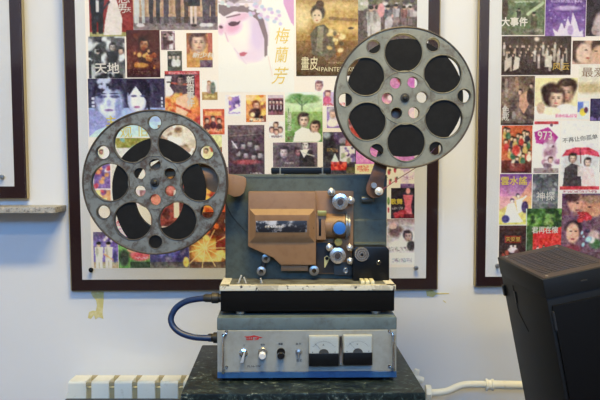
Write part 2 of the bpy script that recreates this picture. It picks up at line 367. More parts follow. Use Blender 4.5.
# ------------------------------------------------------------------ printed posters (inks only, painted as albedo)
SS = 1.7
class Paint:
    def __init__(s, x0, y0, x1, y1, c, seed=0):
        s.x0, s.y0, s.x1, s.y1 = x0, y0, x1, y1
        s.w = max(3, int((x1 - x0) * SS)); s.h = max(3, int((y1 - y0) * SS))
        s.X, s.Y = np.meshgrid(np.linspace(x0, x1, s.w + 1), np.linspace(y0, y1, s.h + 1))
        s.a = np.zeros((s.h + 1, s.w + 1, 3)); s.a[:] = c; s.r = np.random.RandomState(seed or abs(int(x0 * 7 + y0 * 13 + 9999)))
    def mix(s, m, c):
        m = np.clip(m, 0, 1)[..., None]; s.a = s.a * (1 - m) + np.array(c, float) * m; return s
    def ell(s, cx, cy, rx, ry, c, soft=.25, rot=0.):
        dx, dy = s.X - cx, s.Y - cy; a = R(rot); u = dx * math.cos(a) + dy * math.sin(a); v = -dx * math.sin(a) + dy * math.cos(a)
        d = np.sqrt((u / rx) ** 2 + (v / ry) ** 2); return s.mix((1 + soft / 2 - d) / max(soft, .01), c)
    def rect(s, x0, y0, x1, y1, c, o=1.): return s.mix(((s.X >= x0) & (s.X <= x1) & (s.Y >= y0) & (s.Y <= y1)) * o, c)
    def vg(s, y0, y1, c0, c1, x0=-999, x1=9999):
        t = np.clip((s.Y - y0) / (y1 - y0), 0, 1)[..., None]; m = ((s.Y >= y0) & (s.Y <= y1) & (s.X >= x0) & (s.X <= x1))[..., None]
        s.a = np.where(m, np.array(c0, float) * (1 - t) + np.array(c1, float) * t, s.a); return s
    def poly(s, pts, c, o=1.):
        m = np.zeros(s.X.shape, bool); n = len(pts)
        for i in range(n):
            (ax, ay), (bx, by) = pts[i], pts[(i + 1) % n]
            if ay == by: continue
            k = ((s.Y >= min(ay, by)) & (s.Y < max(ay, by))) & (s.X < ax + (s.Y - ay) * (bx - ax) / (by - ay)); m ^= k
        return s.mix(m * o, c)
    def line(s, x0, y0, x1, y1, w, c):
        dx, dy = x1 - x0, y1 - y0; t = np.clip(((s.X - x0) * dx + (s.Y - y0) * dy) / (dx * dx + dy * dy + 1e-9), 0, 1)
        d = np.hypot(s.X - x0 - t * dx, s.Y - y0 - t * dy); return s.mix((w / 2 + .35 - d) / .5, c)
    def blot(s, n, cols, r0, r1, box=None, o=1., soft=.6, asp=1.6):
        x0, y0, x1, y1 = box or (s.x0, s.y0, s.x1, s.y1)
        for _ in range(n):
            c = cols[s.r.randint(len(cols))]; r = s.r.uniform(r0, r1); s.ell(s.r.uniform(x0, x1), s.r.uniform(y0, y1), r, r * s.r.uniform(1 / asp, asp), c, soft, s.r.uniform(0, 90))
        return s
    def grain(s, k):
        g = s.r.normal(0, k, s.X.shape)[..., None]; s.a = s.a + g; return s
    def face(s, cx, cy, r, skin, hair, rot=0, look=0, lips=None):
        m = lambda a, b, t: tuple(a[k] * (1 - t) + b[k] * t for k in range(3)); q = s.r.uniform
        sh = m(skin, hair, .42); sd = 1 if s.r.rand() < .5 else -1; e = m(skin, hair, .75)
        s.ell(cx + q(-.15, .15) * r, cy - r * .3, r * 1.0, r * 1.08, hair, .4, rot + q(-15, 15)); s.ell(cx + sd * r * .75, cy + r * .1, r * .3, r * .8, hair, .8)
        s.ell(cx, cy + r * .15, r * .8, r * 1.08, sh, .4, rot); s.ell(cx + sd * r * .16, cy + r * .1, r * .6, r * .92, skin, .9, rot)
        s.ell(cx + sd * r * .2, cy - r * .25, r * .4, r * .3, m(skin, (255, 250, 240), .25), 1.2)
        if r > 3.2:
            for k in (-.34, .3):
                s.ell(cx + (k + look * .15) * r, cy + .02 * r, r * .2, r * .1, e, .9); s.ell(cx + (k + look * .15) * r, cy - r * .17, r * .24, r * .05, m(skin, hair, .6), .9)
            s.ell(cx - sd * r * .06, cy + r * .3, r * .1, r * .24, m(skin, hair, .3), 1.1); s.ell(cx, cy + r * .62, r * .22, r * .08, m(skin, lips or (150, 60, 60), .65), .9); s.ell(cx, cy + r * 1.0, r * .5, r * .14, sh, .9)
        s.ell(cx - sd * r * .2, cy - r * .9, r * .75, r * .28, hair, .5, rot + sd * 12)
        return s
    def man(s, cx, y, h, coat, legs=None, skin=(214, 178, 150), hair=(30, 26, 24)):
        u = h / 7.; s.poly([(cx - u * 1.1, y + u * 1.3), (cx + u * 1.1, y + u * 1.3), (cx + u * .9, y + u * 4), (cx - u * .9, y + u * 4)], coat)
        l = legs or coat; s.poly([(cx - u * .9, y + u * 3.9), (cx + u * .9, y + u * 3.9), (cx + u * .8, y + h), (cx + u * .15, y + h), (cx, y + u * 4.6), (cx - u * .15, y + h), (cx - u * .8, y + h)], l)
        s.ell(cx - u * .5, y + u * 2.6, u * .4, u * 1.6, tuple(v * .75 for v in coat), .8); s.ell(cx, y + u * .65, u * .5, u * .68, skin, .5); s.ell(cx, y + u * .3, u * .6, u * .42, hair, .5); return s
    def strip(s, x0, y0, x1, y1, c, dens=.55):
        g = s.r.rand(*s.X.shape) < dens; return s.mix(((s.X >= x0) & (s.X <= x1) & (s.Y >= y0) & (s.Y <= y1) & g) * .85, c)

def albedo(a, Y):
    """inks from the colours seen: take out the sheet's reflection and the light on the wall at that height"""
    l = np.where(a <= 10.3, a / 3294.6, ((np.clip(a, 0, 255) / 255 + .055) / 1.055) ** 2.4)
    veil = np.interp(Y, VEIL[0], VEIL[1])[..., None]; light = np.stack([np.interp(Y, LIT[0], [q[k] for q in LIT[1]]) for k in range(3)], -1)
    return np.clip((l - veil) / light, .006, .93)

def smooth_noise(rs, h, w, cell):
    gh, gw = int(h / cell) + 3, int(w / cell) + 3; g = rs.normal(0, 1, (gh, gw)); y = np.arange(h) / cell; x = np.arange(w) / cell
    yi, xi = y.astype(int), x.astype(int); fy, fx = (y - yi)[:, None], (x - xi)[None, :]
    return (g[yi][:, xi] * (1 - fy) + g[yi + 1][:, xi] * fy) * (1 - fx) + (g[yi][:, xi + 1] * (1 - fy) + g[yi + 1][:, xi + 1] * fy) * fx
NP = [0]
def poster(th, pa, d, name='poster_print', label=None, tex=1.):
    h_, w_ = pa.X.shape
    # fine print detail: mottling that is strongest in mid tones
    lum = pa.a.mean(-1, keepdims=True) / 255; k = (1 - np.abs(lum - .45) * 1.5).clip(.12, 1) * tex
    for cell, am in ((1.3, 14), (2.8, 14), (6, 9)):
        pa.a = pa.a + (smooth_noise(pa.r, h_, w_, cell) * am)[..., None] * k
    for c in range(3): pa.a[..., c] += smooth_noise(pa.r, h_, w_, 3.5) * 7 * k[..., 0]
    pa.a = pa.a * .88 + pa.a.mean(-1, keepdims=True) * .12 + 3
    q = np.pad(pa.a, ((1, 1), (1, 1), (0, 0)), 'edge'); pa.a = (q[1:-1, 1:-1] * 4 + q[:-2, 1:-1] + q[2:, 1:-1] + q[1:-1, :-2] + q[1:-1, 2:]) / 8
    NP[0] += 1; d = d - NP[0] * 1.1e-5
    fr = th.fr; P = []; h1, w1 = pa.h + 1, pa.w + 1
    a, b, c_, e = fr.P(pa.x0, pa.y0, d), fr.P(pa.x1, pa.y0, d), fr.P(pa.x0, pa.y1, d), fr.P(pa.x1, pa.y1, d)
    xl, xr, zt_, zb_ = (a.x + c_.x) / 2, (b.x + e.x) / 2, (a.z + b.z) / 2, (c_.z + e.z) / 2
    U, V = np.meshgrid(np.linspace(0, 1, w1), np.linspace(0, 1, h1))
    co = np.stack([xl + (xr - xl) * U, np.full_like(U, d), zt_ + (zb_ - zt_) * V], -1).reshape(-1, 3) - np.array(th.base)
    i = (np.arange(pa.h)[:, None] * w1 + np.arange(pa.w)[None, :]).ravel()
    F = np.stack([i, i + w1, i + w1 + 1, i + 1], -1)
    me = bpy.data.meshes.new(name); me.vertices.add(len(co)); me.vertices.foreach_set('co', co.ravel())
    me.loops.add(F.size); me.loops.foreach_set('vertex_index', F.ravel()); me.polygons.add(len(F))
    me.polygons.foreach_set('loop_start', np.arange(0, F.size, 4)); me.polygons.foreach_set('loop_total', np.full(len(F), 4)); me.update(calc_edges=True)
    at = me.color_attributes.new('ink', 'FLOAT_COLOR', 'POINT')
    rgba = np.ones((h1 * w1, 4)); rgba[:, :3] = albedo(pa.a.reshape(-1, 3), pa.Y.ravel()); at.data.foreach_set('color', rgba.ravel().astype(np.float32))
    me.materials.append(prt); o = bpy.data.objects.new(name, me); COL.objects.link(o); o.parent = th.o
    if label: o['label'] = label
    return o

LEAN = R(2.3)
def board(label, pxl, pxr, pyb, border, ztop, gap, roll, screws, sheet=None):
    """a framed collage: wine-brown board, white mat, clear sheet held off by screws"""
    pm = W.P((pxl + pxr) / 2, pyb, WY - gap); fr = Fr((pm.x, WY - gap, pm.z), LEAN, -R(roll), 0)
    xl, xr = fr.P(pxl, pyb, 0).x, fr.P(pxr, pyb, 0).x; bw_ = fr.R(border, 0)
    th = Thing('framed_poster_board', label, 'framed posters', fr=fr, base=(0, 0, 0), group='framed poster boards on the wall')
    th.part('backing_board', MB().box(xl, xr, 0, .018, 0, ztop, .0015), wine)
    th.part('board_edging', MB().box(xl - .003, xl, .002, .02, 0, ztop).box(xr, xr + .003, .002, .02, 0, ztop).box(xl, xr, .004, .02, -.003, 0), wood_edge)
    th.part('white_mat', MB().box(xl + bw_, xr - bw_, -.0016, 0, bw_, ztop - bw_), white_mat)
    th.part('clear_sheet', MB().box(xl, xr, -.0145, -.011, 0, ztop, .0006, 1), acry)
    # two hangers hold the leaning board to the wall
    for x in (xl + .1, xr - .1):
        th.part('hanger', MB().box(x - .02, x + .02, .018, .018 + gap + ztop * .9 * math.tan(LEAN) - .002, ztop * .9, ztop * .9 + .02), steel)
    if sheet:
        a_, b_ = fr.P(sheet[0], 150, -.0018), fr.P(sheet[2], 150, -.0018); za, zb2 = fr.P((sheet[0] + sheet[2]) / 2, sheet[1], -.0018).z, fr.P((sheet[0] + sheet[2]) / 2, sheet[3], -.0018).z
        th.part('collage_sheet', MB().box(a_.x, b_.x, -.0018, -.0016, zb2, za), collage_paper_glare)
    for sx, sy, mm in screws:
        q = fr.P(sx, sy, -.015); th.part('standoff_screw', MB().cyl((q.x, -.0016, q.z), .0045, .0095, seg=14).lathe([(0, 0), (.0075, 0), (.008, .002), (.006, .005), (0, .006)], (q.x, -.0145, q.z), seg=16), mm)
    return th
D = -.0019; DT = -.0030
sk = (226, 190, 160); hr = (40, 34, 34)
pale_gold = mat('pale_gold_ink', (236, 208, 100), .6)
# ---- the large board behind the projector
MBD = board('large wine-bordered board of film posters on the wall directly behind the projector', 71.5, 437, 290, 11.3, 1.06, .022, .25, [(91, 270, black_plastic), (416, 268, steel)], (88.5, -26, 414.6, 268))
def T_(s, x, y, h, m, po, **k): return text(MBD, s, x, y, h, m, DT, parent=po, name='poster_title', **k)
p = Paint(89, -22, 133, 36.5, (160, 48, 44)).grain(4); p.vg(-22, 5, (120, 30, 34), (164, 50, 46))
p.rect(89, 32, 133, 37, (176, 168, 100)); p.man(97, -14, 48, (44, 42, 48), hair=(30, 28, 28)); p.rect(96, 0, 99, 12, (226, 222, 216))
p.poly([(110, -2), (116, -2), (122, 18), (121, 35), (103, 35), (105, 20)], (238, 224, 212)); p.ell(113, -7, 4, 5, (228, 190, 165)); p.line(104, 8, 109, 2, 2, (60, 50, 54))
o = poster(MBD, p, D, label='red wedding poster'); T_('恋', 124, -1.5, 11, white_ink, o); T_('男', 121.5, 9, 9, white_ink, o, skew=.2); T_('天', 128.5, 10, 5, white_ink, o)
p = Paint(133, -22, 217.5, 30, (206, 168, 128)).grain(4)
for x in range(134, 218, 9): p.rect(x, -22, x + 3, 17, (176, 128, 96), .6)
p.vg(17, 30.5, (120, 104, 108), (150, 132, 132)); p.strip(133, 18, 217, 26, (100, 80, 84), .4)
for x, w, c in ((136.5, 6, (212, 212, 206)), (143, 4, (196, 198, 194)), (151, 5, (58, 54, 60)), (158, 5, (72, 66, 74)), (166, 6, (88, 78, 88)), (178, 6, (94, 74, 66)), (186, 5, (86, 68, 62)), (206, 9, (92, 78, 86)), (213, 6, (82, 70, 78))):
    p.poly([(x - w / 2, -22), (x + w / 2, -22), (x + w / 2.6, 23), (x - w / 2.6, 23)], c)
p.poly([(188, -22), (201, -22), (200, 6), (188, 6)], (58, 54, 58)); p.rect(190, 6, 192.6, 24, (236, 214, 200)); p.rect(194, 6, 196.5, 24, (230, 206, 190)); p.ell(193.5, 25.5, 3, 1.2, (50, 40, 44))
for x in (140, 203, 209): p.ell(x, 25, 4, 2, (226, 218, 216))
poster(MBD, p, D, label='poster of standing figures cropped at the legs')
p = Paint(88.5, 36.5, 125, 78.5, (196, 196, 192)).grain(5)
p.blot(46, [(70, 70, 76), (110, 110, 112), (230, 230, 226), (52, 50, 56)], 2, 6, o=.8)
p.rect(111, 38, 123, 46, (90, 88, 92)); p.face(97, 51, 3.2, (200, 196, 192), (40, 40, 44)); p.man(98, 50, 22, (60, 60, 66)); p.face(113, 47, 3.4, (206, 190, 178), (40, 38, 42)); p.poly([(106, 52), (119, 50), (117, 60), (108, 58)], (50, 50, 56))
p.face(121, 51, 3, (214, 170, 140), (40, 38, 42)); p.rect(88.5, 60, 91, 78, (60, 60, 66)); p.blot(8, [(46, 46, 50)], 2, 4, (88, 62, 125, 78))
o = poster(MBD, p, D, label='black and white fight poster'); T_('天地', 107, 69, 10, white_ink, o, bold=.03, ws=1.1)
p = Paint(126.5, 30, 160, 77.5, (88, 40, 36)).grain(5); p.blot(20, [(110, 46, 36), (70, 30, 30), (120, 60, 40)], 3, 7)
p.face(144, 44, 5, (196, 120, 70), (50, 26, 24)); p.ell(146, 56, 8, 8, (70, 36, 34)); p.blot(26, [(214, 150, 60), (190, 100, 44), (226, 180, 90), (150, 60, 36)], .8, 2.2, (134, 48, 156, 68)); p.ell(141, 65, 7, 2.4, (206, 140, 66)); p.vg(69, 78, (82, 38, 38), (66, 40, 44)); p.strip(133, 71, 156, 74, (150, 110, 70), .3)
poster(MBD, p, D, label='dark red poster with golden figure')
p = Paint(161, 31, 175, 50, (150, 110, 116)).grain(6); p.man(165, 34, 16, (90, 60, 68)); p.man(171, 33, 17, (230, 220, 220)); p.blot(9, [(86, 50, 60), (226, 214, 212)], 1, 2.4)
poster(MBD, p, D)
p = Paint(167.5, 51, 182, 71, (96, 96, 84)).grain(5)
for x in (170, 174, 178): p.face(x, 57, 2, (210, 190, 170), (50, 46, 44)); p.ell(x, 63, 2.6, 4, (226, 222, 214) if x > 172 else (60, 56, 60))
poster(MBD, p, D)
p = Paint(186.5, 33, 212.5, 67.5, (214, 150, 84)).grain(4); p.blot(14, [(238, 190, 110), (190, 110, 70), (230, 160, 60)], 3, 6)
p.rect(186, 33, 190, 54, (176, 108, 70)); p.rect(208, 33, 213, 55, (190, 100, 80)); p.face(199, 42, 8.5, (240, 196, 160), (88, 56, 56)); p.poly([(187, 56), (213, 52), (213, 67.5), (187, 67.5)], (214, 150, 76)); p.rect(200, 60, 213, 68, (110, 84, 100))
o = poster(MBD, p, D, label='orange poster with a large face'); T_('新少林', 203, 55.5, 5, white_ink, o, bold=.03, ws=1.3, skew=.2)
p = Paint(165, 71, 200, 125, (216, 120, 66)).grain(4); p.rect(165, 71, 200, 96, (92, 72, 80)); p.rect(165, 71, 200, 74.5, (202, 70, 70)); p.strip(168, 72, 198, 74, (236, 190, 190), .5); p.rect(195, 75, 200, 125, (186, 70, 66))
p.poly([(165.5, 76), (172, 76), (170, 86), (174, 92), (171, 98), (165.5, 100)], (236, 226, 222)); p.ell(169, 82, 2.2, .8, (50, 40, 44)); p.line(172, 83, 192, 85, 1.6, (196, 90, 70)); p.face(181, 80, 4, (150, 110, 104), (50, 40, 46))
p.blot(40, [(238, 170, 84), (230, 120, 60), (246, 200, 110), (204, 76, 50)], 2, 6, (165, 95, 196, 125)); p.poly([(176, 98), (190, 92), (192, 106), (184, 118), (176, 112)], (244, 190, 150)); p.line(174, 104, 191, 112, 2, (204, 84, 60))
o = poster(MBD, p, D, label='fiery red and orange poster'); T_('新宿事件', 190.5, 92, 7.2, white_ink, o, vertical=True, bold=.03)
p = Paint(88.5, 78.5, 165, 137, (130, 132, 172)).grain(3); p.rect(88, 78, 165, 110, (70, 66, 92)); p.vg(108, 137, (160, 176, 222), (186, 206, 236)); p.vg(122, 137, (180, 206, 232), (196, 218, 200))
p.ell(109, 98, 16, 20, (66, 58, 84), .2); p.ell(110, 103, 13.5, 18, (158, 168, 206), .3); p.ell(108, 104, 10, 14, (216, 220, 244), .5); p.ell(99, 100, 5, 4, (150, 152, 190), .8); p.ell(118, 108, 3, 8, (136, 144, 188), .8)
p.poly([(93, 96), (96, 82), (108, 78), (122, 80), (127, 96), (120, 86), (108, 86), (100, 96)], (48, 42, 62)); p.blot(10, [(196, 200, 226), (60, 52, 76)], 1.5, 4, (100, 78, 122, 88))
for x in (102, 115): p.ell(x, 96.5, 4.6, 1.6, (88, 88, 130), .6); p.ell(x, 93.5, 5, .8, (70, 66, 100), .6)
p.ell(109, 103, 2, 4, (176, 180, 220), .7); p.ell(109, 110, 4.4, 1.2, (140, 110, 160), .6)
p.ell(138, 94, 13, 19, (50, 42, 64), .15); p.ell(137, 99, 9.5, 15, (186, 186, 220), .15); p.ell(138, 99, 7, 12, (232, 228, 244), .4); p.poly([(127, 80), (140, 78), (150, 84), (150, 118), (146, 100), (136, 86), (129, 96)], (46, 38, 58)); p.ell(134, 96, 3, 1, (80, 74, 110), .5); p.ell(143, 96, 2.6, 1, (80, 74, 110), .5); p.ell(137, 107, 3, 1.1, (170, 90, 130), .5)
p.poly([(88, 108), (100, 112), (112, 124), (96, 130), (88, 137)], (150, 150, 200)); p.ell(160, 90, 5, 16, (60, 50, 76), .8)
for y in (97, 101, 105, 97.5, 105): p.rect(161, y, 163, y + 2.4, (214, 214, 230))
for y in (97, 101, 105): p.rect(92, y, 94.5, y + 2.4, (214, 214, 230))
o = poster(MBD, p, D, label='large blue poster of two faces'); T_('主', 111, 122, 10, yellow_ink, o, bold=.02); T_('观', 126, 133, 11, yellow_ink, o); T_('旧', 143, 132, 10, yellow_ink, o)
p = Paint(158, 125, 201, 165, (222, 206, 180)).grain(4); p.blot(60, [(190, 160, 128), (150, 116, 88), (240, 230, 214), (120, 90, 70), (206, 184, 156)], 1.5, 4.5)
poster(MBD, p, D, label='sepia poster of riders')
p = Paint(158, 165, 202, 186, (96, 66, 44)).grain(5); p.blot(20, [(140, 96, 50), (60, 44, 36), (170, 120, 60)], 2, 5); poster(MBD, p, D)
p = Paint(202, 80, 217.5, 100, (240, 234, 222)).grain(3); p.rect(202, 92, 217.5, 100, (176, 140, 80)); p.ell(210, 88, 3.4, 6, (190, 150, 140)); p.ell(213, 88, 2.6, 6, (110, 120, 110)); p.face(209, 83, 1.8, (230, 190, 160), (160, 90, 60)); p.strip(204, 95, 216, 98, (236, 214, 140), .5)
poster(MBD, p, D)
p = Paint(203, 109, 224.5, 134.5, (214, 96, 64)).grain(4); p.rect(205, 111, 222, 116, (236, 150, 90)); p.strip(206, 112, 221, 115.5, (246, 190, 90), .6)
for x, y in ((207, 121), (213, 119), (219, 121)): p.face(x, y, 2.4, (226, 170, 140), (70, 40, 40)); p.ell(x, y + 6, 3.2, 3.6, (90, 50, 54))
p.strip(206, 129, 222, 132, (240, 200, 150), .5); poster(MBD, p, D, label='orange red group poster')
p = Paint(225, 95, 241, 116, (238, 226, 236)).grain(4); p.poly([(229, 98), (239, 96), (240, 106), (229, 112)], (150, 110, 180)); p.blot(8, [(220, 180, 150), (90, 70, 130), (236, 210, 220)], 1, 2.5, (229, 98, 239, 108)); p.strip(228, 112, 240, 114, (150, 110, 190), .6)
poster(MBD, p, D)
p = Paint(246, 95, 266, 122, (232, 150, 80)).grain(4); p.rect(246, 95, 266, 101, (240, 190, 130)); p.blot(16, [(250, 200, 90), (230, 120, 50), (150, 80, 60)], 1.5, 4); p.face(256, 105, 3.6, (222, 160, 120), (120, 60, 40)); p.ell(255, 113, 6, 5, (110, 66, 56)); p.blot(7, [(60, 44, 44), (250, 220, 150)], 1, 2.5, (247, 110, 266, 121)); p.strip(249, 118, 264, 121, (250, 230, 190), .5)
poster(MBD, p, D, label='orange poster with dark figure')
p = Paint(203, 135, 222, 166, (214, 210, 140)).grain(4); p.rect(203, 147, 222, 152, (180, 60, 50)); p.blot(9, [(120, 110, 60), (90, 130, 60), (236, 226, 190)], 1.5, 3); p.ell(206, 152, 5, 6, (224, 206, 150)); p.face(206, 151, 2.2, (190, 140, 100), (80, 60, 50)); poster(MBD, p, D)
p = Paint(228, 125, 264.5, 176, (92, 72, 78)).grain(4); p.vg(125, 140, (110, 88, 92), (86, 66, 74)); p.vg(140, 176, (86, 66, 74), (70, 52, 60))
for x, y in ((243, 146), (238, 153), (250, 144), (257, 147), (246, 155), (254, 157), (260, 155), (235, 145)): p.face(x, y, 3, (160, 146, 148), (60, 50, 56)); p.ell(x, y + 6, 3.6, 3, (70, 58, 66))
p.line(232, 141, 237, 148, 1, (220, 210, 210)); p.line(230, 136, 262, 134, .4, (150, 130, 130)); p.ell(247, 162, 13, 2.4, (150, 60, 66), .9); p.strip(237, 160, 259, 164, (170, 70, 74), .5); p.strip(250, 172, 262, 174, (190, 180, 180), .5)
poster(MBD, p, D, label='dark brown poster with many faces')
p = Paint(216, 167, 228, 176, (104, 70, 74)).grain(4); p.strip(217, 169, 227, 174, (140, 100, 100), .3); poster(MBD, p, D)
p = Paint(268, 95, 283.5, 115, (140, 84, 92)).grain(4); p.rect(268, 95, 283.5, 98, (214, 190, 196))
for x in (270, 273.7, 277.4, 281): p.face(x, 102, 1.7, (230, 190, 170), (50, 36, 40)); p.ell(x, 108, 2, 4, (70, 44, 52)); p.line(x, 105, x, 109, .7, (236, 220, 220))
poster(MBD, p, D)
p = Paint(269, 121.5, 284.5, 138, (238, 226, 222)).grain(3)
for x, y in ((276, 125), (272, 130), (280, 130), (276, 132)): p.face(x, y, 2.6, (214, 166, 140), (80, 50, 48))
p.strip(271, 135.5, 283, 137.5, (110, 90, 96), .5); poster(MBD, p, D)
p = Paint(285, 92, 322.5, 142, (150, 186, 110)).grain(3); p.vg(92, 112, (232, 238, 220), (190, 212, 150)); p.vg(112, 142, (150, 184, 104), (104, 146, 76)); p.ell(303, 100, 16, 3.6, (128, 166, 100), .5); p.ell(297, 96.5, 8, 3, (112, 152, 88), .5); p.ell(310, 97.5, 9, 2.6, (136, 172, 106), .5); p.ell(291, 101, 5, 2, (140, 176, 110), .5); p.line(302, 101, 302, 110, 1.4, (96, 120, 76)); p.line(302, 106, 308, 101, .8, (96, 120, 76)); p.line(302, 106, 296, 100, .8, (96, 120, 76))
p.poly([(293, 142), (295, 132), (302, 127), (312, 130), (316, 142)], (244, 236, 232)); p.face(304, 120, 5.6, (238, 200, 176), (54, 40, 40)); p.face(315, 127, 5, (230, 180, 152), (64, 44, 42)); p.ell(316, 137, 5, 5, (246, 230, 228)); p.rect(288, 108, 289, 130, (70, 110, 60)); p.strip(286, 136, 293, 140, (110, 60, 60), .4)
o = poster(MBD, p, D, label='green poster with spreading tree and couple'); T_('山楂树之恋', 289.5, 121, 3.9, white_ink, o, vertical=True, bold=.02)
p = Paint(273, 142.5, 317.5, 167, (94, 78, 90)).grain(4); p.vg(142, 150, (118, 98, 112), (90, 74, 88)); p.face(284, 152, 4.6, (206, 186, 190), (50, 40, 50)); p.face(298, 152, 3.6, (150, 96, 100), (60, 44, 52)); p.poly([(300, 150), (312, 150), (315, 167), (299, 167)], (48, 42, 48)); p.face(305, 145, 4, (236, 224, 222), (44, 36, 42)); p.poly([(300, 150), (309, 149), (304, 158)], (236, 230, 230)); p.line(303, 153, 314, 156, 1, (190, 186, 180)); p.strip(284, 162, 294, 164, (180, 170, 176), .4)
poster(MBD, p, D, label='dark mauve poster with pale faces')
p = Paint(315, 80, 323.5, 91.5, (242, 232, 236)).grain(3); p.face(319, 86, 4., (226, 178, 160), (110, 70, 80)); poster(MBD, p, D)
p = Paint(323, 90, 345, 128, (242, 232, 236)).grain(3); p.rect(322, 92, 336, 105, (196, 170, 206)); p.face(328, 94, 3.2, (226, 170, 150), (110, 60, 70)); p.ell(327, 100, 4, 4, (214, 90, 130)); p.strip(323, 103, 345, 105.5, (214, 70, 80), .55)
p.rect(327, 107, 345, 128, (150, 120, 190)); p.rect(329, 109, 343, 126, (214, 200, 226)); p.ell(334, 110, 7, 3, (196, 190, 200)); p.face(333, 114, 3.6, (226, 180, 150), (150, 130, 140)); p.ell(332, 123, 5, 4, (236, 224, 230)); p.ell(340, 118, 2.5, 5, (130, 90, 180))
poster(MBD, p, D, label='pale violet prints of small faces')
p = Paint(323, 132, 356, 174, (62, 58, 66)).grain(4); p.rect(334, 132, 352, 142, (96, 70, 110)); p.blot(12, [(130, 90, 150), (80, 60, 90), (150, 140, 160)], 1.5, 3.5, (334, 132, 353, 143)); p.ell(327, 135, 4, 3, (150, 160, 170), .6); p.ell(330, 149, 6, 10, (44, 42, 48)); p.strip(327, 148, 338, 152, (170, 130, 70), .45)
p.rect(340, 146, 355, 162, (216, 210, 226)); p.blot(12, [(110, 90, 160), (140, 150, 120), (240, 236, 244), (90, 70, 130)], 1, 2.6, (341, 147, 354, 161)); p.poly([(335, 153), (339, 162), (331, 162)], (206, 214, 222)); p.rect(331, 162, 347, 170, (196, 44, 40)); p.blot(8, [(226, 90, 60), (120, 30, 34)], 1, 2, (331, 162, 347, 170)); p.rect(346, 167, 356, 173, (90, 84, 60))
poster(MBD, p, D, label='dark poster with red block')
p = Paint(356, 146, 386, 164, (212, 120, 200)).grain(4); p.strip(357, 150, 384, 162, (236, 190, 230), .3); poster(MBD, p, D, label='magenta poster')
p = Paint(355, 164, 386, 173.5, (232, 214, 170)).grain(4); p.strip(357, 165.5, 369, 171.5, (206, 70, 60), .55); p.strip(371, 165, 385, 172, (226, 180, 90), .4); poster(MBD, p, D)
p = Paint(345.5, 84, 372, 146, (170, 90, 90)).grain(4); p.blot(30, [(220, 190, 190), (110, 60, 70), (190, 60, 60), (226, 170, 140)], 2, 5); poster(MBD, p, D)
p = Paint(372, 76, 414.5, 124, (206, 130, 170)).grain(4); p.blot(34, [(120, 76, 80), (226, 190, 180), (216, 120, 196), (180, 80, 84), (240, 220, 226)], 2.5, 6); p.rect(392, 108, 403, 124, (80, 56, 44)); p.rect(409, 104, 414.5, 124, (226, 200, 226)); p.ell(413, 83, 5, 6, (206, 110, 180)); poster(MBD, p, D)
p = Paint(386.5, 124, 414.5, 164, (196, 120, 190)).grain(4); p.blot(16, [(226, 170, 220), (150, 90, 150)], 2, 5); poster(MBD, p, D)
p = Paint(386, 166, 400, 188, (232, 230, 236)).grain(3)
for x, y in ((389, 172), (395, 170), (390, 182), (396, 180)): p.ell(x, y, 1.4, 3, (190, 80, 90)); p.ell(x + 1, y - 2, 1, 1.4, (80, 90, 70))
poster(MBD, p, D)
p = Paint(400.5, 166, 414.5, 190, (214, 196, 220)).grain(4); p.blot(12, [(190, 160, 200), (236, 226, 240)], 1.5, 3); p.vg(184, 190, (130, 96, 150), (70, 50, 90)); p.strip(403, 176, 413, 180, (150, 90, 130), .4); poster(MBD, p, D)
p = Paint(386, 188, 391, 218, (224, 222, 226)).grain(3); p.ell(388.5, 201, 1.4, 4, (96, 130, 70)); p.ell(388.5, 210, 1, 3, (190, 80, 90)); poster(MBD, p, D)
p = Paint(391, 188, 414.5, 218.5, (40, 34, 46)).grain(4); p.ell(408, 196, 6, 5, (60, 40, 60)); p.ell(408, 191, 2.2, 3, (226, 150, 150)); p.poly([(403, 195), (413, 195), (411, 206), (413, 218), (404, 218), (405, 206)], (206, 96, 110)); p.strip(392, 207, 403, 209, (190, 190, 190), .6); p.blot(5, [(170, 50, 60)], 1.5, 3, (392, 212, 405, 218)); p.rect(404, 214, 414.5, 218, (96, 30, 40))
o = poster(MBD, p, D, label='black poster with pink figure'); T_('歌舞', 396.5, 202, 5.5, yellow_ink, o, bold=.03)
p = Paint(387, 219, 414.5, 252.5, (176, 168, 170)).grain(4); p.vg(219, 226, (150, 118, 120), (186, 178, 178)); p.ell(396, 231, 7, 6, (96, 72, 74), .5); p.ell(393, 226, 4, 3, (196, 160, 150)); p.ell(408, 236, 8, 6, (214, 210, 214), .5); p.face(408, 236, 4.5, (190, 150, 140), (44, 36, 42)); p.ell(400, 246, 10, 6, (214, 206, 200), .5); p.ell(411, 246, 4, 5, (60, 50, 56)); p.strip(388, 247, 414, 251, (110, 100, 104), .3)
poster(MBD, p, D, label='grey brown blurred couple poster')
p = Paint(387, 252.5, 414.5, 264.5, (206, 206, 212)).grain(3); p.strip(392, 258, 412, 262.5, (110, 108, 118), .55); poster(MBD, p, D)
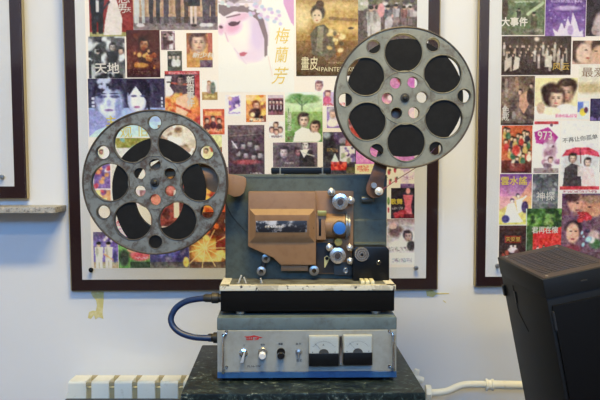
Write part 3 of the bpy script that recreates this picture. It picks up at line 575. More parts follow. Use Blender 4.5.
# seen through and under the left reel
p = Paint(93, 148, 110.5, 208, (226, 210, 216)).grain(3); p.rect(94, 163, 110, 188, (120, 90, 150)); p.blot(14, [(190, 70, 80), (236, 220, 226), (90, 80, 140), (220, 150, 90)], 1.5, 3.4, (95, 164, 109, 187)); p.rect(94, 190, 110, 205, (214, 150, 100)); p.blot(9, [(190, 60, 80), (240, 210, 120), (120, 70, 120)], 1.5, 3, (95, 191, 109, 204)); p.ell(101, 152, 4, 6, (220, 210, 170)); p.face(102, 152, 2, (190, 120, 110), (70, 40, 40)); poster(MBD, p, D)
p = Paint(112, 138, 158, 186, (214, 206, 190)).grain(3); p.rect(112, 138, 158, 148, (150, 140, 60)); p.blot(20, [(150, 170, 140), (190, 120, 110), (236, 226, 210), (120, 160, 150)], 2, 4); poster(MBD, p, D)
p = Paint(112, 188, 150, 240, (236, 230, 230)).grain(3); p.strip(115, 220, 134, 226, (196, 50, 60), .5); p.strip(116, 228, 134, 238, (170, 90, 150), .45); p.rect(130, 190, 150, 206, (214, 190, 196)); p.rect(140, 190, 146, 204, (150, 110, 110)); o = poster(MBD, p, D); T_('红颜', 125, 221, 7, red_ink, o)
p = Paint(151, 186, 198, 240, (150, 66, 62)).grain(4); p.rect(174, 190, 179, 218, (226, 216, 210)); p.blot(24, [(190, 90, 80), (110, 44, 46), (214, 130, 110), (90, 50, 50)], 2, 4.5, (152, 188, 173, 238)); p.rect(180, 188, 198, 240, (110, 60, 50)); p.rect(158, 226, 172, 232, (206, 180, 170)); poster(MBD, p, D, label='red group poster')
p = Paint(199, 176, 227.5, 212, (190, 70, 40)).grain(4); p.blot(22, [(236, 130, 50), (150, 40, 30), (246, 180, 80)], 2, 5); poster(MBD, p, D, label='orange red poster')
p = Paint(93.5, 232, 118, 268, (110, 90, 160)).grain(4); p.vg(232, 246, (86, 74, 96), (120, 100, 180)); p.vg(262, 268, (150, 130, 110), (170, 150, 110)); p.blot(7, [(206, 190, 230), (90, 60, 130)], 1, 2.4, (94, 236, 118, 246))
for x in (99, 108.5): p.man(x, 242, 27, (226, 218, 196), (222, 214, 190)); 
p.line(104, 254, 116, 262, 1, (190, 140, 90)); p.ell(115, 257, 2, 6, (60, 60, 110)); poster(MBD, p, D, label='violet poster with two figures in white')
p = Paint(118.5, 240, 150, 268, (96, 150, 80)).grain(4); p.vg(240, 255, (130, 190, 90), (80, 120, 80)); p.ell(140, 255, 10, 6, (206, 80, 90), .4); p.ell(133, 250, 6, 2.5, (222, 160, 130)); p.ell(124, 258, 5, 8, (56, 66, 56), .4); p.rect(130, 262, 150, 268, (50, 70, 50)); p.strip(134, 257, 148, 259, (236, 200, 210), .5); poster(MBD, p, D)
p = Paint(150, 236, 189, 268, (60, 56, 110)).grain(4); p.blot(16, [(90, 90, 170), (40, 34, 70), (110, 96, 140)], 2, 5); p.vg(262, 268, (70, 70, 80), (110, 104, 100)); p.ell(186, 262, 3, 5, (230, 190, 90)); poster(MBD, p, D, label='deep blue poster')
p = Paint(189, 212, 231, 268, (90, 50, 44)).grain(4); p.ell(208, 252, 18, 15, (196, 130, 60), .3); p.ell(209, 252, 14, 11, (232, 196, 120), .6); p.ell(210, 251, 9, 7, (206, 140, 70), .7); p.blot(16, [(246, 214, 120), (226, 110, 60), (150, 50, 40)], 1.5, 4, (192, 214, 231, 262)); p.rect(216, 236, 231, 250, (120, 44, 36)); p.vg(262, 268, (80, 60, 60), (120, 96, 80))
for k in range(11): p.line(205, 248, 205 + 24 * math.cos(k * .57), 248 + 20 * math.sin(k * .57), .6, (250, 220, 150))
o = poster(MBD, p, D, label='orange firework poster'); T_('大戏', 223, 243, 7, red_ink, o)
# the opera-singer poster, painted skin and knights
p = Paint(218, -24, 294, 92, (252, 248, 240)).grain(2)
p.poly([(220, 10), (232, 2), (256, 2), (266, 18), (269, 36), (266, 52), (258, 61), (246, 64), (238, 58), (232, 46), (227, 40), (226, 32), (221, 26)], (252, 236, 240)); p.ell(258, 34, 9, 22, (232, 206, 230), .9); p.ell(250, 56, 12, 6, (240, 214, 226), .9); p.ell(240, 30, 9, 12, (254, 246, 248), 1.)
p.ell(233, 27, 8, 6, (246, 180, 206), .9, -20); p.ell(221, 29, 3, 5, (244, 190, 212), .8); p.ell(240, 17, 11, 4, (246, 196, 216), .9, -20)
p.poly([(219, 4), (232, 6), (246, 5), (258, 10), (264, 20), (268, 36), (267, 55), (264, 57), (264, 38), (258, 20), (248, 12), (234, 11), (224, 16), (219, 12)], (128, 104, 108), .85)
p.rect(218, -24, 262, 3, (216, 200, 202)); p.blot(16, [(120, 98, 104), (150, 126, 130), (96, 80, 86)], 2, 4, (220, -22, 260, 6))
for k in range(60): p.ell(p.r.uniform(219, 264), p.r.uniform(-23, 7), 2.1, 2, [(252, 248, 250), (226, 208, 222), (214, 226, 222), (240, 216, 204)][k % 4], .4)
for k in range(34): p.ell(250 + k * .95 + p.r.uniform(-1, 1), 8 + math.sin(k * .8) * 6 + k * .3, 1.9, 1.7, [(244, 238, 250), (216, 204, 236), (200, 214, 228), (226, 190, 224)][k % 4], .4)
p.poly([(228, 23), (232, 21), (238, 21.5), (241, 20), (239, 24), (233, 26), (229, 25)], (98, 64, 80)); p.line(227, 17, 240, 14, 1.2, (140, 100, 116)); p.ell(221, 26.5, 2, 1.5, (110, 74, 90), .5, 20)
p.line(225, 32, 228, 41, 1., (236, 190, 206)); p.poly([(239, 53), (243, 51.6), (247, 52.4), (244, 56), (240, 56)], (206, 100, 118)); p.line(234, 48, 246, 64, .8, (230, 206, 212)); p.line(268, 56, 272, 76, 1, (240, 216, 200))
p.poly([(281, -24), (296, -24), (296, 28), (291, 22), (284, 4)], (230, 168, 212)); p.strip(222, 80, 256, 82, (224, 216, 210), .3)
o = poster(MBD, p, D, label='white and pink opera-singer poster', tex=.15)
T_('梅', 281, 37, 15, pale_gold, o, skew=.25, ws=.85); T_('蘭', 280.5, 56, 15, pale_gold, o, skew=.2, ws=.8); T_('芳', 278.5, 77, 16, pale_gold, o, skew=.3, ws=.85)
p = Paint(296, -22, 358, 76, (190, 150, 84)).grain(4); p.vg(-22, 8, (130, 104, 70), (210, 168, 92)); p.vg(8, 40, (214, 172, 96), (176, 130, 62)); p.vg(40, 76, (150, 104, 50), (84, 62, 44))
p.ell(302, 18, 9, 12, (240, 214, 150), .8); p.ell(335, 6, 24, 4, (226, 192, 120), .8); p.ell(340, 28, 20, 5, (230, 190, 104), .9); p.line(330, 18, 356, 20, 3, (150, 110, 60)); p.ell(351, 28, 3, 1.2, (84, 60, 44), .4); p.ell(320, 64, 26, 10, (96, 70, 46), .8); p.ell(340, 58, 20, 8, (120, 84, 50), .8)
p.poly([(310, 34), (316, 26), (324, 24), (332, 32), (336, 52), (330, 58), (312, 54)], (104, 92, 76)); p.poly([(318, 26), (324, 26), (322, 54), (316, 50)], (150, 140, 110)); p.blot(24, [(226, 190, 110), (176, 110, 50), (240, 214, 150), (110, 90, 70)], 1, 3, (324, 30, 344, 58)); p.ell(318, 12, 7, 8, (70, 54, 46), .3); p.ell(320, 4, 4, 4, (90, 66, 50)); p.ell(317, 16, 5, 7, (236, 206, 166), .3); p.ell(315, 15, 1, .5, (70, 50, 40)); p.ell(319, 15, 1, .5, (70, 50, 40)); p.ell(317, 20, 1.3, .6, (190, 90, 80))
p.strip(328, 62, 348, 63.4, (206, 180, 130), .5)
o = poster(MBD, p, D, label='golden brown poster with a figure in armour')
T_('畫皮', 309.5, 64.5, 12.5, cream_ink, o, ws=.62, bold=.01); T_('II', 318.8, 69, 4.5, cream_ink, o); T_('PAINTED SKIN', 339, 69.5, 4.4, cream_ink, o, ws=.9)
p = Paint(358, -22, 417, 76, (104, 88, 86)).grain(5); p.vg(-22, 4, (150, 150, 110), (120, 110, 84)); p.vg(30, 76, (104, 88, 86), (92, 74, 76)); p.rect(358, -22, 368, 10, (176, 180, 150))
p.blot(50, [(206, 196, 190), (150, 120, 110), (90, 80, 84), (220, 170, 160), (226, 220, 214)], 1, 3, (360, -10, 415, 16))
for x, c in ((371, (196, 190, 186)), (377, (190, 176, 168)), (388, (120, 116, 120)), (396, (190, 182, 184)), (404, (150, 96, 88)), (410, (176, 160, 160))): p.man(x, 4 + (x % 3), 30 - (x - 371) * .28, c, (206, 196, 190) if x < 392 else (140, 120, 116))
p.ell(381, 10, 3.6, 7, (230, 160, 160)); p.ell(378, 27, 3, 6, (214, 204, 200)); p.ell(389, 22, 4, 6, (196, 186, 188))
poster(MBD, p, D, label='dark poster with a row of riders')

# ---- the right board
RB = board('wine-bordered board of film posters at right, behind the black vented cabinet', 475.5, 842, 285.5, 9.6, 1.06, .022, .2, [(497.5, 266, steel)], (499.5, -26, 810, 266))
def T_(s, x, y, h, m, po, **k): return text(RB, s, x, y, h, m, DT, parent=po, name='poster_title', **k)
p = Paint(502, -22, 545, 35, (110, 122, 84)).grain(4); p.vg(-22, 6, (96, 96, 70), (120, 136, 92)); p.rect(512, -22, 545, 2, (150, 160, 110), .7); p.blot(10, [(150, 170, 120), (84, 94, 66)], 2, 5); p.line(528, 14, 543, 3, 3, (196, 210, 160)); p.man(519, 8, 15, (80, 80, 66)); p.man(534, 12, 22, (104, 96, 76)); p.ell(505, 8, 3, 12, (90, 70, 60)); p.strip(514, 1, 534, 2.4, (220, 220, 200), .6); p.strip(526, 29, 543, 32, (206, 206, 190), .5); p.rect(502, 28, 545, 35, (130, 118, 104), .4)
o = poster(RB, p, D, label='green poster with white title'); T_('大事件', 514.5, 22.5, 8.2, white_ink, o, bold=.05, ws=.95)
p = Paint(545.5, -22, 586, 37, (104, 70, 140)).grain(4); p.vg(-22, 14, (86, 52, 120), (120, 80, 160)); p.vg(14, 37, (120, 80, 160), (150, 110, 170)); p.ell(568, 8, 12, 2.4, (206, 180, 220), .7); p.strip(551, -1, 582, 2.5, (230, 214, 236), .5)
p.poly([(556, 37), (553, 28), (558, 32), (562, 22), (565, 29), (568, 17), (571, 25), (573, 12), (577, 22), (580, 32), (583, 30), (584, 37)], (236, 222, 236)); p.ell(571, 30, 3, 5, (190, 160, 210)); p.blot(14, [(240, 230, 250)], .3, .7, (546, 0, 585, 20))
o = poster(RB, p, D, label='purple poster with pale pointed shapes')
p = Paint(586.5, -22, 640, 36, (62, 50, 56)).grain(4); p.ell(602, 26, 8, 14, (206, 186, 184), .4); p.ell(595, 30, 3, 5, (190, 160, 150)); p.strip(592, 29, 602, 32, (150, 130, 130), .4); poster(RB, p, D)
p = Paint(501.5, 36, 571, 75, (74, 58, 52)).grain(4); p.ell(537, 48, 26, 12, (96, 78, 66), .7); p.ell(536.5, 39, 2.6, 2.2, (250, 226, 210), .8)
for k in range(44):
    x = 504 + (k * 37 % 63); yy = 43 + (k * 17 % 15) + (k % 3); c = [(236, 226, 210), (64, 52, 50), (206, 190, 170), (84, 66, 62), (60, 50, 48)][k % 5]; c2 = (200, 186, 168) if k % 5 == 0 else c
    p.poly([(x - 1.3, yy + 1.5), (x + 1.3, yy + 1.5), (x + 1.1, yy + 6), (x - 1.1, yy + 6)], c, .9); p.poly([(x - 1.1, yy + 6), (x + 1.1, yy + 6), (x + 1.2, yy + 13), (x - 1.2, yy + 13)], c2, .8); p.ell(x, yy + .4, .9, 1.2, (226, 190, 162), .4)
p.poly([(505, 60), (512, 56), (511, 66), (505, 72)], (206, 190, 170)); p.poly([(515, 56), (520, 58), (519, 68), (513, 71)], (220, 206, 186)); p.poly([(546, 56), (551, 56), (552, 67), (545, 67)], (224, 210, 190)); p.rect(501, 71, 571, 75, (66, 52, 48), .5)
o = poster(RB, p, D, label='dark poster of a crowd'); T_('风云', 561, 67, 7, gold_ink, o, bold=.01, ws=1.1)
p = Paint(572.5, 40.5, 640, 64, (214, 170, 140)).grain(3); p.ell(578, 50, 9, 12, (80, 54, 48), .3); p.ell(583, 53, 7, 10, (238, 200, 172), .3, 12); p.ell(600, 46, 9, 8, (70, 46, 40), .3); p.ell(600, 54, 8, 9, (226, 176, 142), .3); p.ell(586, 50, 1.6, .6, (90, 60, 50)); p.ell(596, 51, 1.8, .6, (80, 50, 44)); p.ell(588, 58, 2, .8, (190, 90, 80)); poster(RB, p, D, label='warm close-up poster of a couple')
p = Paint(578.5, 64.5, 640, 97.5, (240, 230, 208)).grain(2); p.vg(76, 92, (240, 230, 208), (222, 200, 150)); p.ell(590, 88, 20, 5, (206, 180, 130), .8); p.ell(566, 80, 6, 4, (226, 206, 166), .8); o = poster(RB, p, D); T_('最爱', 593.5, 73, 9, brown_ink, o, ws=1.2)
p = Paint(501, 76, 534.5, 125, (112, 92, 80)).grain(4); p.vg(100, 125, (100, 80, 72), (70, 56, 54)); p.blot(14, [(140, 114, 96), (84, 66, 60)], 3, 6); p.poly([(519, 96), (528, 90), (530, 102), (524, 114), (519, 106)], (206, 150, 120)); p.face(520, 92, 2.4, (224, 180, 150), (50, 38, 36)); p.face(531, 86, 2.2, (220, 176, 150), (50, 38, 36)); p.ell(530, 96, 3.4, 8, (64, 50, 50)); p.line(506, 80, 506, 96, 3, (160, 140, 124)); p.line(516, 78, 517, 90, 3, (166, 130, 100)); p.ell(505, 112, 2, 7, (176, 166, 156)); p.ell(514, 116, 2, 5, (150, 140, 134)); p.rect(501, 119, 534.5, 123, (120, 104, 96), .6)
o = poster(RB, p, D, label='brown poster of seated women'); T_('色戒', 505.5, 114, 7, white_ink, o, vertical=True)
p = Paint(535, 78, 577.5, 119, (238, 222, 170)).grain(3); p.vg(78, 92, (246, 232, 160), (240, 218, 176)); p.rect(535, 106, 577, 119, (240, 232, 222)); p.ell(567, 86, 10, 8, (60, 42, 36), .3); p.ell(552, 95, 10, 12, (60, 42, 38), .3); p.face(566, 92, 9.2, (228, 172, 136), (70, 50, 42)); p.ell(548, 90, 7, 6, (60, 42, 38), .4); p.face(556, 98, 8.4, (242, 200, 168), (80, 56, 50), lips=(190, 40, 50)); p.ell(566, 108, 9, 4, (236, 230, 226)); p.ell(551, 111, 10, 4, (240, 226, 190)); p.ell(541, 108, 4, 6, (206, 170, 140)); p.strip(556, 114, 577, 117.5, (220, 120, 160), .65)
poster(RB, p, D, label='cream poster of a smiling couple')
p = Paint(577.5, 101, 589, 119, (220, 220, 232)).grain(3); p.rect(577.5, 102, 583, 112, (110, 130, 206)); p.ell(583, 112, 3.4, 4, (236, 206, 70)); p.ell(586, 110, 2, 3, (110, 60, 90)); poster(RB, p, D)
p = Paint(589.5, 98.5, 640, 172, (52, 44, 66)).grain(4); p.vg(98, 130, (70, 60, 96), (50, 40, 62)); p.blot(10, [(120, 100, 160), (60, 50, 90)], 1, 3, (590, 104, 610, 130)); p.face(597, 131, 3, (214, 180, 160), (30, 26, 34)); p.ell(597, 128, 5, 1.4, (30, 26, 34)); p.poly([(592, 140), (600, 136), (604, 156), (594, 160)], (40, 120, 124)); p.rect(592, 138, 595, 150, (170, 50, 60)); p.vg(158, 172, (90, 84, 100), (120, 110, 120)); poster(RB, p, D, label='dark violet poster')
p = Paint(501.5, 125.5, 532, 173, (190, 90, 54)).grain(4); p.vg(125, 140, (206, 86, 50), (196, 100, 60)); p.vg(160, 173, (110, 50, 40), (76, 40, 38))
for k in range(22): x = 505 + (k * 23 % 25); y = 130 + (k * 11 % 30); p.face(x, y, 2.3, (232, 186, 140), (60, 40, 34)); p.ell(x, y + 5, 2.6, 3.6, [(206, 170, 90), (70, 110, 80), (200, 60, 50), (226, 210, 180), (60, 50, 60)][k % 5], .4)
p.ell(516, 150, 4, 5, (206, 60, 50), .5); p.rect(510, 163, 525, 171, (150, 60, 50), .6); poster(RB, p, D, label='orange red poster of a costumed crowd')
p = Paint(533, 121, 560, 173, (234, 226, 230)).grain(3); p.rect(534, 121.5, 558, 124, (196, 64, 70)); p.poly([(534, 132), (548, 127), (558, 137), (553, 146), (536, 143)], (186, 60, 140)); p.ell(550, 152, 7, 14, (196, 160, 170), .5); p.blot(20, [(120, 90, 100), (226, 206, 210), (170, 120, 140)], 1, 3, (544, 142, 559, 172)); p.rect(534, 168, 559, 173, (110, 80, 76), .6); p.ell(551, 125, 1.6, 1.6, (90, 60, 80)); p.face(551, 160, 2.6, (230, 190, 170), (90, 60, 60))
o = poster(RB, p, D, label='white and magenta poster'); T_('973', 545.5, 136, 8.5, white_ink, o, bold=.02, skew=-.1, ws=.85)
p = Paint(560.5, 121, 600, 193, (232, 226, 222)).grain(3); p.ell(572, 165, 10, 16, (190, 186, 180), .8); p.ell(592, 160, 8, 14, (206, 200, 196), .7); p.poly([(562, 156), (566, 150), (576, 147), (588, 147), (598, 152), (600, 157), (588, 154.5), (574, 155)], (212, 66, 84)); p.line(580, 148, 581, 163, .7, (120, 60, 60))
p.poly([(563, 189), (565, 168), (572, 163), (580, 166), (583, 189)], (70, 62, 62)); p.face(573, 158, 4, (218, 176, 146), (44, 36, 36)); p.face(588, 162, 3.6, (232, 194, 168), (50, 38, 38)); p.poly([(582, 189), (583, 170), (588, 166), (594, 170), (597, 189)], (222, 196, 186)); p.rect(560.5, 186.5, 600, 190, (196, 56, 60)); p.strip(564, 190.5, 598, 192.5, (150, 60, 60), .5); p.rect(578, 166, 584, 176, (206, 190, 180))
o = poster(RB, p, D, label='white poster with red umbrella'); T_('不再让你孤单', 580, 139, 4.8, black_ink, o, ws=1.1, rot=-.12)
p = Paint(499.5, 174, 531.5, 224.5, (170, 110, 160)).grain(4); p.vg(174, 196, (110, 60, 130), (190, 130, 160)); p.vg(196, 224.5, (220, 180, 130), (206, 196, 90)); p.poly([(500, 186), (516, 200), (500, 210)], (206, 120, 170), .6); p.poly([(531, 180), (518, 200), (531, 206)], (226, 150, 90), .6)
p.poly([(508, 204), (514, 202), (518, 214), (524, 222), (503, 223)], (232, 230, 240)); p.face(512, 201, 2, (236, 200, 180), (50, 40, 60)); p.poly([(516, 200), (522, 198), (524, 210), (518, 214)], (226, 220, 240)); p.face(518, 196, 2, (236, 200, 180), (50, 40, 60)); p.line(521, 201, 526, 196, 1.4, (230, 224, 230)); p.ell(525, 207, 3.4, 6, (70, 50, 90)); p.ell(506, 219, 4, 4, (60, 60, 110))
o = poster(RB, p, D, label='purple and yellow poster of dancers'); T_('雲水謠', 514, 181.5, 8, yellow_ink, o, bold=.02)
p = Paint(532.5, 174, 558, 209, (104, 106, 106)).grain(6); p.vg(174, 182, (60, 62, 64), (96, 98, 98)); p.blot(20, [(130, 132, 130), (76, 80, 82), (150, 150, 150)], 1.5, 4); p.rect(541, 178, 548, 192, (70, 72, 74), .6); p.rect(532.5, 204, 558, 209, (84, 84, 86), .7)
o = poster(RB, p, D, label='dark grey misty poster'); T_('神探', 545.5, 197, 8.5, white_ink, o, ws=1., bold=0)
p = Paint(525.5, 208.5, 563, 262, (196, 50, 46)).grain(4); p.rect(525.5, 208.5, 563, 232, (74, 110, 52)); p.blot(70, [(96, 140, 60), (54, 84, 44), (130, 160, 84), (40, 60, 36)], 1.5, 4, (526, 209, 563, 231)); p.poly([(536, 233), (540, 230), (545, 228), (552, 230), (563, 226), (563, 262), (534, 262)], (200, 48, 44)); p.vg(226, 262, (60, 90, 50), (50, 60, 44), 525, 533); p.man(538, 246, 10, (226, 220, 214)); p.man(544, 245, 11, (60, 50, 60)); p.ell(541, 255, 5, 2, (230, 224, 220)); p.line(526, 209, 526, 262, .8, (220, 226, 210)); p.line(563, 209, 563, 262, .8, (220, 226, 210))
o = poster(RB, p, D, label='green and red poster'); T_('君再在懐', 545, 230.5, 6.6, white_ink, o, bold=.02, ws=.9)
p = Paint(499, 225.5, 526, 262, (52, 36, 36)).grain(4); p.vg(225, 236, (74, 50, 48), (50, 34, 34)); p.rect(505, 236, 521, 243, (150, 50, 36)); p.rect(506, 237, 520, 242, (86, 30, 26)); p.face(511, 246, 1.6, (230, 200, 190), (30, 24, 24)); p.face(515, 246, 1.6, (230, 200, 190), (30, 24, 24)); p.ell(513, 250, 5, 3, (200, 180, 180)); p.blot(10, [(150, 60, 50), (90, 60, 56)], 1, 2, (500, 248, 526, 258))
o = poster(RB, p, D, label='black poster with red plaque'); T_('天安里', 513, 239.6, 4.4, gold_ink, o, bold=.02)
p = Paint(561.5, 193.5, 640, 252, (104, 72, 88)).grain(4); p.vg(193, 215, (90, 60, 90), (120, 84, 90)); p.ell(575, 202, 8, 10, (206, 150, 120), .3); p.ell(572, 197, 8, 5, (70, 44, 46), .5); p.ell(592, 208, 11, 9, (190, 130, 100), .3); p.ell(592, 199, 12, 4, (150, 110, 90), .5); p.ell(589, 207, 2, .7, (60, 40, 40)); p.ell(577, 203, 1.6, .7, (60, 40, 40)); p.ell(577, 210, 2.4, .8, (120, 60, 60))
p.ell(574, 227, 9, 7, (50, 34, 40), .3); p.ell(573, 233, 6.5, 10, (214, 160, 130), .3); p.ell(571, 231, 1.4, .6, (60, 40, 40)); p.ell(576, 231, 1.4, .6, (60, 40, 40)); p.ell(573, 239, 2, .8, (150, 60, 60)); p.ell(572, 249, 9, 5, (120, 50, 60), .5); p.blot(12, [(190, 40, 50), (206, 60, 60)], 1, 3, (578, 212, 592, 222)); p.ell(594, 236, 6, 6, (190, 160, 150), .5); p.ell(596, 244, 6, 5, (60, 96, 56), .6); p.ell(592, 240, 3, 3, (236, 230, 226), .6); p.blot(6, [(150, 190, 200), (60, 50, 70)], 1, 3, (582, 228, 592, 246))
o = poster(RB, p, D, label='brown and purple poster of three heads'); T_('梦', 581, 216, 8, red_ink, o, bold=.02)
p = Paint(563.5, 252, 640, 275, (96, 70, 80)).grain(4); poster(RB, p, D)
# the part of this board right of the photograph keeps a few plain prints
for x0, y0, x1, y1, c in ((645, 0, 700, 60, (120, 110, 96)), (645, 70, 690, 130, (150, 90, 80)), (645, 140, 700, 200, (96, 110, 120)), (645, 210, 690, 262, (110, 84, 100)), (706, 10, 780, 80, (160, 140, 100)), (700, 90, 770, 170, (90, 96, 90)), (706, 180, 790, 262, (140, 90, 86))):
    p = Paint(x0, y0, x1, y1, c); p.blot(12, [tuple(v * .6 for v in c), tuple(min(255, v * 1.4) for v in c)], 4, 12); poster(RB, p, D)

# ---- the small board on the stone shelf, at far left
LB = board('wine-bordered framed sheet standing on the granite shelf at far left', -240, 26.8, 198.3, 12, .86, .03, .0, [(2, 177, steel)])
p = Paint(-200, -20, -30, 160, (190, 180, 170)); p.blot(40, [(150, 120, 110), (110, 96, 100), (210, 190, 160)], 8, 24); poster(LB, p, D)
# ------------------------------------------------------------------ marble plinth
TZ = .79
T = Fr((0, 2.09, TZ), 0, 0, R(1.2))
fl, fr_, bl, br = T.H(180, 395), T.H(426, 391.5), T.H(203, 343), T.H(396.5, 346)
px0, px1 = (fl.x + bl.x) / 2, (fr_.x + br.x) / 2; py0 = (fl.y + fr_.y) / 2; py1 = (bl.y + br.y) / 2
pc = ((px0 + px1) / 2, (py0 + py1) / 2, -TZ)
pl = Thing('marble_plinth', 'dark green marble plinth with pale veins carrying the film projector', 'plinth', fr=T, base=pc)
pl.part('plinth_top', MB().box(px0, px1, py0, py1, -.028, 0, .0035), marble_m)
pl.part('plinth_body', MB().box(px0 + .006, px1 - .006, py0 + .008, py1 - .008, -TZ, -.028, .002), marble_m)

# ------------------------------------------------------------------ control unit
ax0, ax1 = T.X(217, 0, 350), T.X(396.7, 0, 350)
AZ = lambda y: T.Z(y, 0); AX = lambda x, y=350: T.X(x, 0, y)
zb_, zs, zp, zt_ = AZ(377.5), AZ(371.2), AZ(329.8), AZ(317.5)
AD = .33
am = Thing('control_unit', 'grey and silver power control unit with two meters, under the film projector', 'control unit', fr=T, base=((ax0 + ax1) / 2, AD / 2, 0))
am.part('case', MB().box(ax0 + .002, ax1 - .002, .002, AD, zb_, zp + .002, .002), blue_enamel)
am.part('lid', MB().box(ax0, ax1, .0, AD + .002, zp, zt_, .0025), blue_enamel)
am.part('front_panel', MB().box(ax0 + .001, ax1 - .001, -.003, .002, zs, zp - .0008, .0008, 1), silver_panel)
am.part('blue_stripe', MB().box(ax0 + .0005, ax1 - .0005, -.0036, .002, zb_, zs - .0003, .0006, 1), blue_strip)
for x in (238, 373):
    for y in (.035, AD - .04): am.part('foot', MB().lathe([(0, 0), (.008, 0), (.0095, .003), (.0085, zb_), (0, zb_)], (AX(x), y, 0), (0, 0, 1), 20), rubber)
F0 = -.003
def handle(x, ty, by, xs):
    zt1, zb1 = AZ(ty), AZ(by); X = AX(x)
    h = am.part('panel_handle', MB().tube([(X, F0, zt1), (X, F0 - .016, zt1), (X, F0 - .022, zt1 - .006), (X, F0 - .022, zb1 + .006), (X, F0 - .016, zb1), (X, F0, zb1)], .0031, 12, 3).box(X - .0035, X + .0035, F0 - .0015, F0, zt1 - .004, zt1 + .005, .001).box(X - .0035, X + .0035, F0 - .0015, F0, zb1 - .005, zb1 + .004, .001), chrome)
    for z, xx in ((AZ(331.5), xs), (AZ(366.5), xs)): am.part('handle_screw', MB().lathe([(0, 0), (.0045, 0), (.004, .0015), (.0015, .002), (.0015, .001), (0, .001)], (AX(xx), F0, z), seg=14), chrome)
handle(223.8, 335.5, 370, 226.5); handle(392.3, 334.5, 368, 389.3)
am.part('bracket', MB().prism([(AX(222), AZ(333)), (AX(227.4), AZ(333)), (AX(224.6), AZ(338.5))], F0 - .004, F0, .0006), chrome)
def meter(x0, x1, y0, y1):
    X0, X1, Z0, Z1 = AX(x0), AX(x1), AZ(y1), AZ(y0); zm = Z0 + (Z1 - Z0) * .42; xc = (X0 + X1) / 2; w = X1 - X0
    b = am.part('meter', MB().box(X0, X1, F0 - .014, F0, Z0, Z1, .0015), mat('meter_rim', (176, 180, 176), .4))
    am.part('meter_face', MB().box(X0 + .0024, X1 - .0024, F0 - .0146, F0 - .013, zm, Z1 - .0028), mat('meter_white', (186, 194, 198), .5), parent=b)
    bump = [(xc - w * .17, zm)] + [(xc + w * .17 * math.cos(a), zm + w * .15 * math.sin(a)) for a in [math.pi - k * math.pi / 10 for k in range(1, 10)]] + [(xc + w * .17, zm)]
    am.part('meter_lower_cover', MB().box(X0 - .0002, X1 + .0002, F0 - .018, F0 - .0005, Z0 - .0002, zm, .0012), black_plastic, parent=b)
    am.part('movement_cover', MB().prism(bump, F0 - .0165, F0 - .0146), mat('movement_grey', (70, 72, 76), .35), parent=b)
    sc_ = MB(); R0 = w * .42
    for k in range(13):
        a = math.pi * (.18 + .64 * k / 12); l = .0028 if k % 3 == 0 else .0016; c, s = math.cos(a), math.sin(a)
        q = [(xc + R0 * c, zm + R0 * .95 * s), (xc + (R0 + l) * c, zm + (R0 + l) * .95 * s)]
        sc_.tube([(q[0][0], F0 - .0148, q[0][1]), (q[1][0], F0 - .0148, q[1][1])], .00022, 4, 0)
    sc_.tube([(xc + R0 * math.cos(a), F0 - .0148, zm + R0 * .95 * math.sin(a)) for a in [math.pi * (.18 + .64 * k / 16) for k in range(17)]], .0002, 4, 0)
    for q in (-.38, .38): sc_.cyl((xc + q * w, F0 - .0146, zm + .003), .0013, .0005, seg=10)
    am.part('meter_scale', sc_, black_ink, parent=b)
    am.part('needle', MB().tube([(xc, F0 - .0156, zm + .002), (xc - w * .3, F0 - .0156, zm + w * .34)], .0003, 5, 0), black_ink, parent=b)
    text(am, 'A' if x0 < 320 else 'V', (x0 + x1) / 2, (y0 + y1) / 2 - 4.5, 2.2, black_ink, F0 - .0149, parent=b, name='meter_letter', ws=.9)
    am.part('meter_glass', MB().box(X0 + .001, X1 - .001, F0 - .0176, F0 - .0166, zm + .0005, Z1 - .001, .0003, 1), acry, parent=b)
    return b
meter(308.7, 338.2, 334.7, 364.2); meter(343, 371.5, 334.2, 363.4)
am.part('chrome_divider', MB().box(AX(339.2), AX(341.7), F0 - .014, F0, AZ(364), AZ(334.8), .001), chrome)
c = T.P(243.5, 353, F0); k = am.part('rotary_switch', MB().lathe([(0, 0), (.0105, 0), (.0105, .003), (.006, .0045), (.006, .009), (.0045, .011), (0, .011)], c), chrome)
a = T.P(244.6, 351.5, F0); b = T.P(241.6, 361.5, F0)
am.part('pointer_lever', MB().prism([(a.x - .0015, a.z), (a.x + .0015, a.z), (b.x + .0055, b.z), (b.x - .0035, b.z)], F0 - .015, F0 - .009, .0008), mat('grey_plastic', (176, 184, 194), .35), parent=k)
c = T.P(262.8, 352, F0); k = am.part('push_knob', MB().lathe([(0, 0), (.0115, 0), (.0115, .002), (.0095, .004), (.0095, .009), (0, .009)], c), steel)
am.part('knob_cap', MB().cyl(c + Vector((-.001, -.008, -.0055)), .0088, .012, (0, -1, -.12)), mat('white_plastic', (222, 224, 226), .3), parent=k)
c = T.P(281, 352, F0); k = am.part('black_knob', MB().lathe([(0, 0), (.0105, 0), (.0105, .004), (.0095, .006), (0, .006)], c), black_plastic)
am.part('knob_grip', MB().cyl(c + Vector((0, -.005, -.004)), .0092, .016, (0, -1, -.15), 14), mat('black_gloss', (18, 18, 20), .18), parent=k)
c = T.P(298.5, 352, F0); k = am.part('toggle_switch', MB().lathe([(0, 0), (.008, 0), (.008, .0015), (.0055, .002), (.0055, .006), (.003, .007), (0, .007)], c, seg=12), steel)
am.part('toggle_lever', MB().tube([c + Vector((0, -.005, 0)), c + Vector((0, -.014, -.012))], .0017, 8, 0), chrome, parent=k)
FT = F0 - .0004
lg = MB(); q = lambda x, y: (T.P(x, y, 0).x, T.P(x, y, 0).z)
lg.prism([q(244, 336.2), q(250, 336), q(254, 335), q(258, 336), q(263, 337.4), q(259, 337.3), q(256.6, 336.7), q(250, 337), q(247, 337.6)], FT, F0)
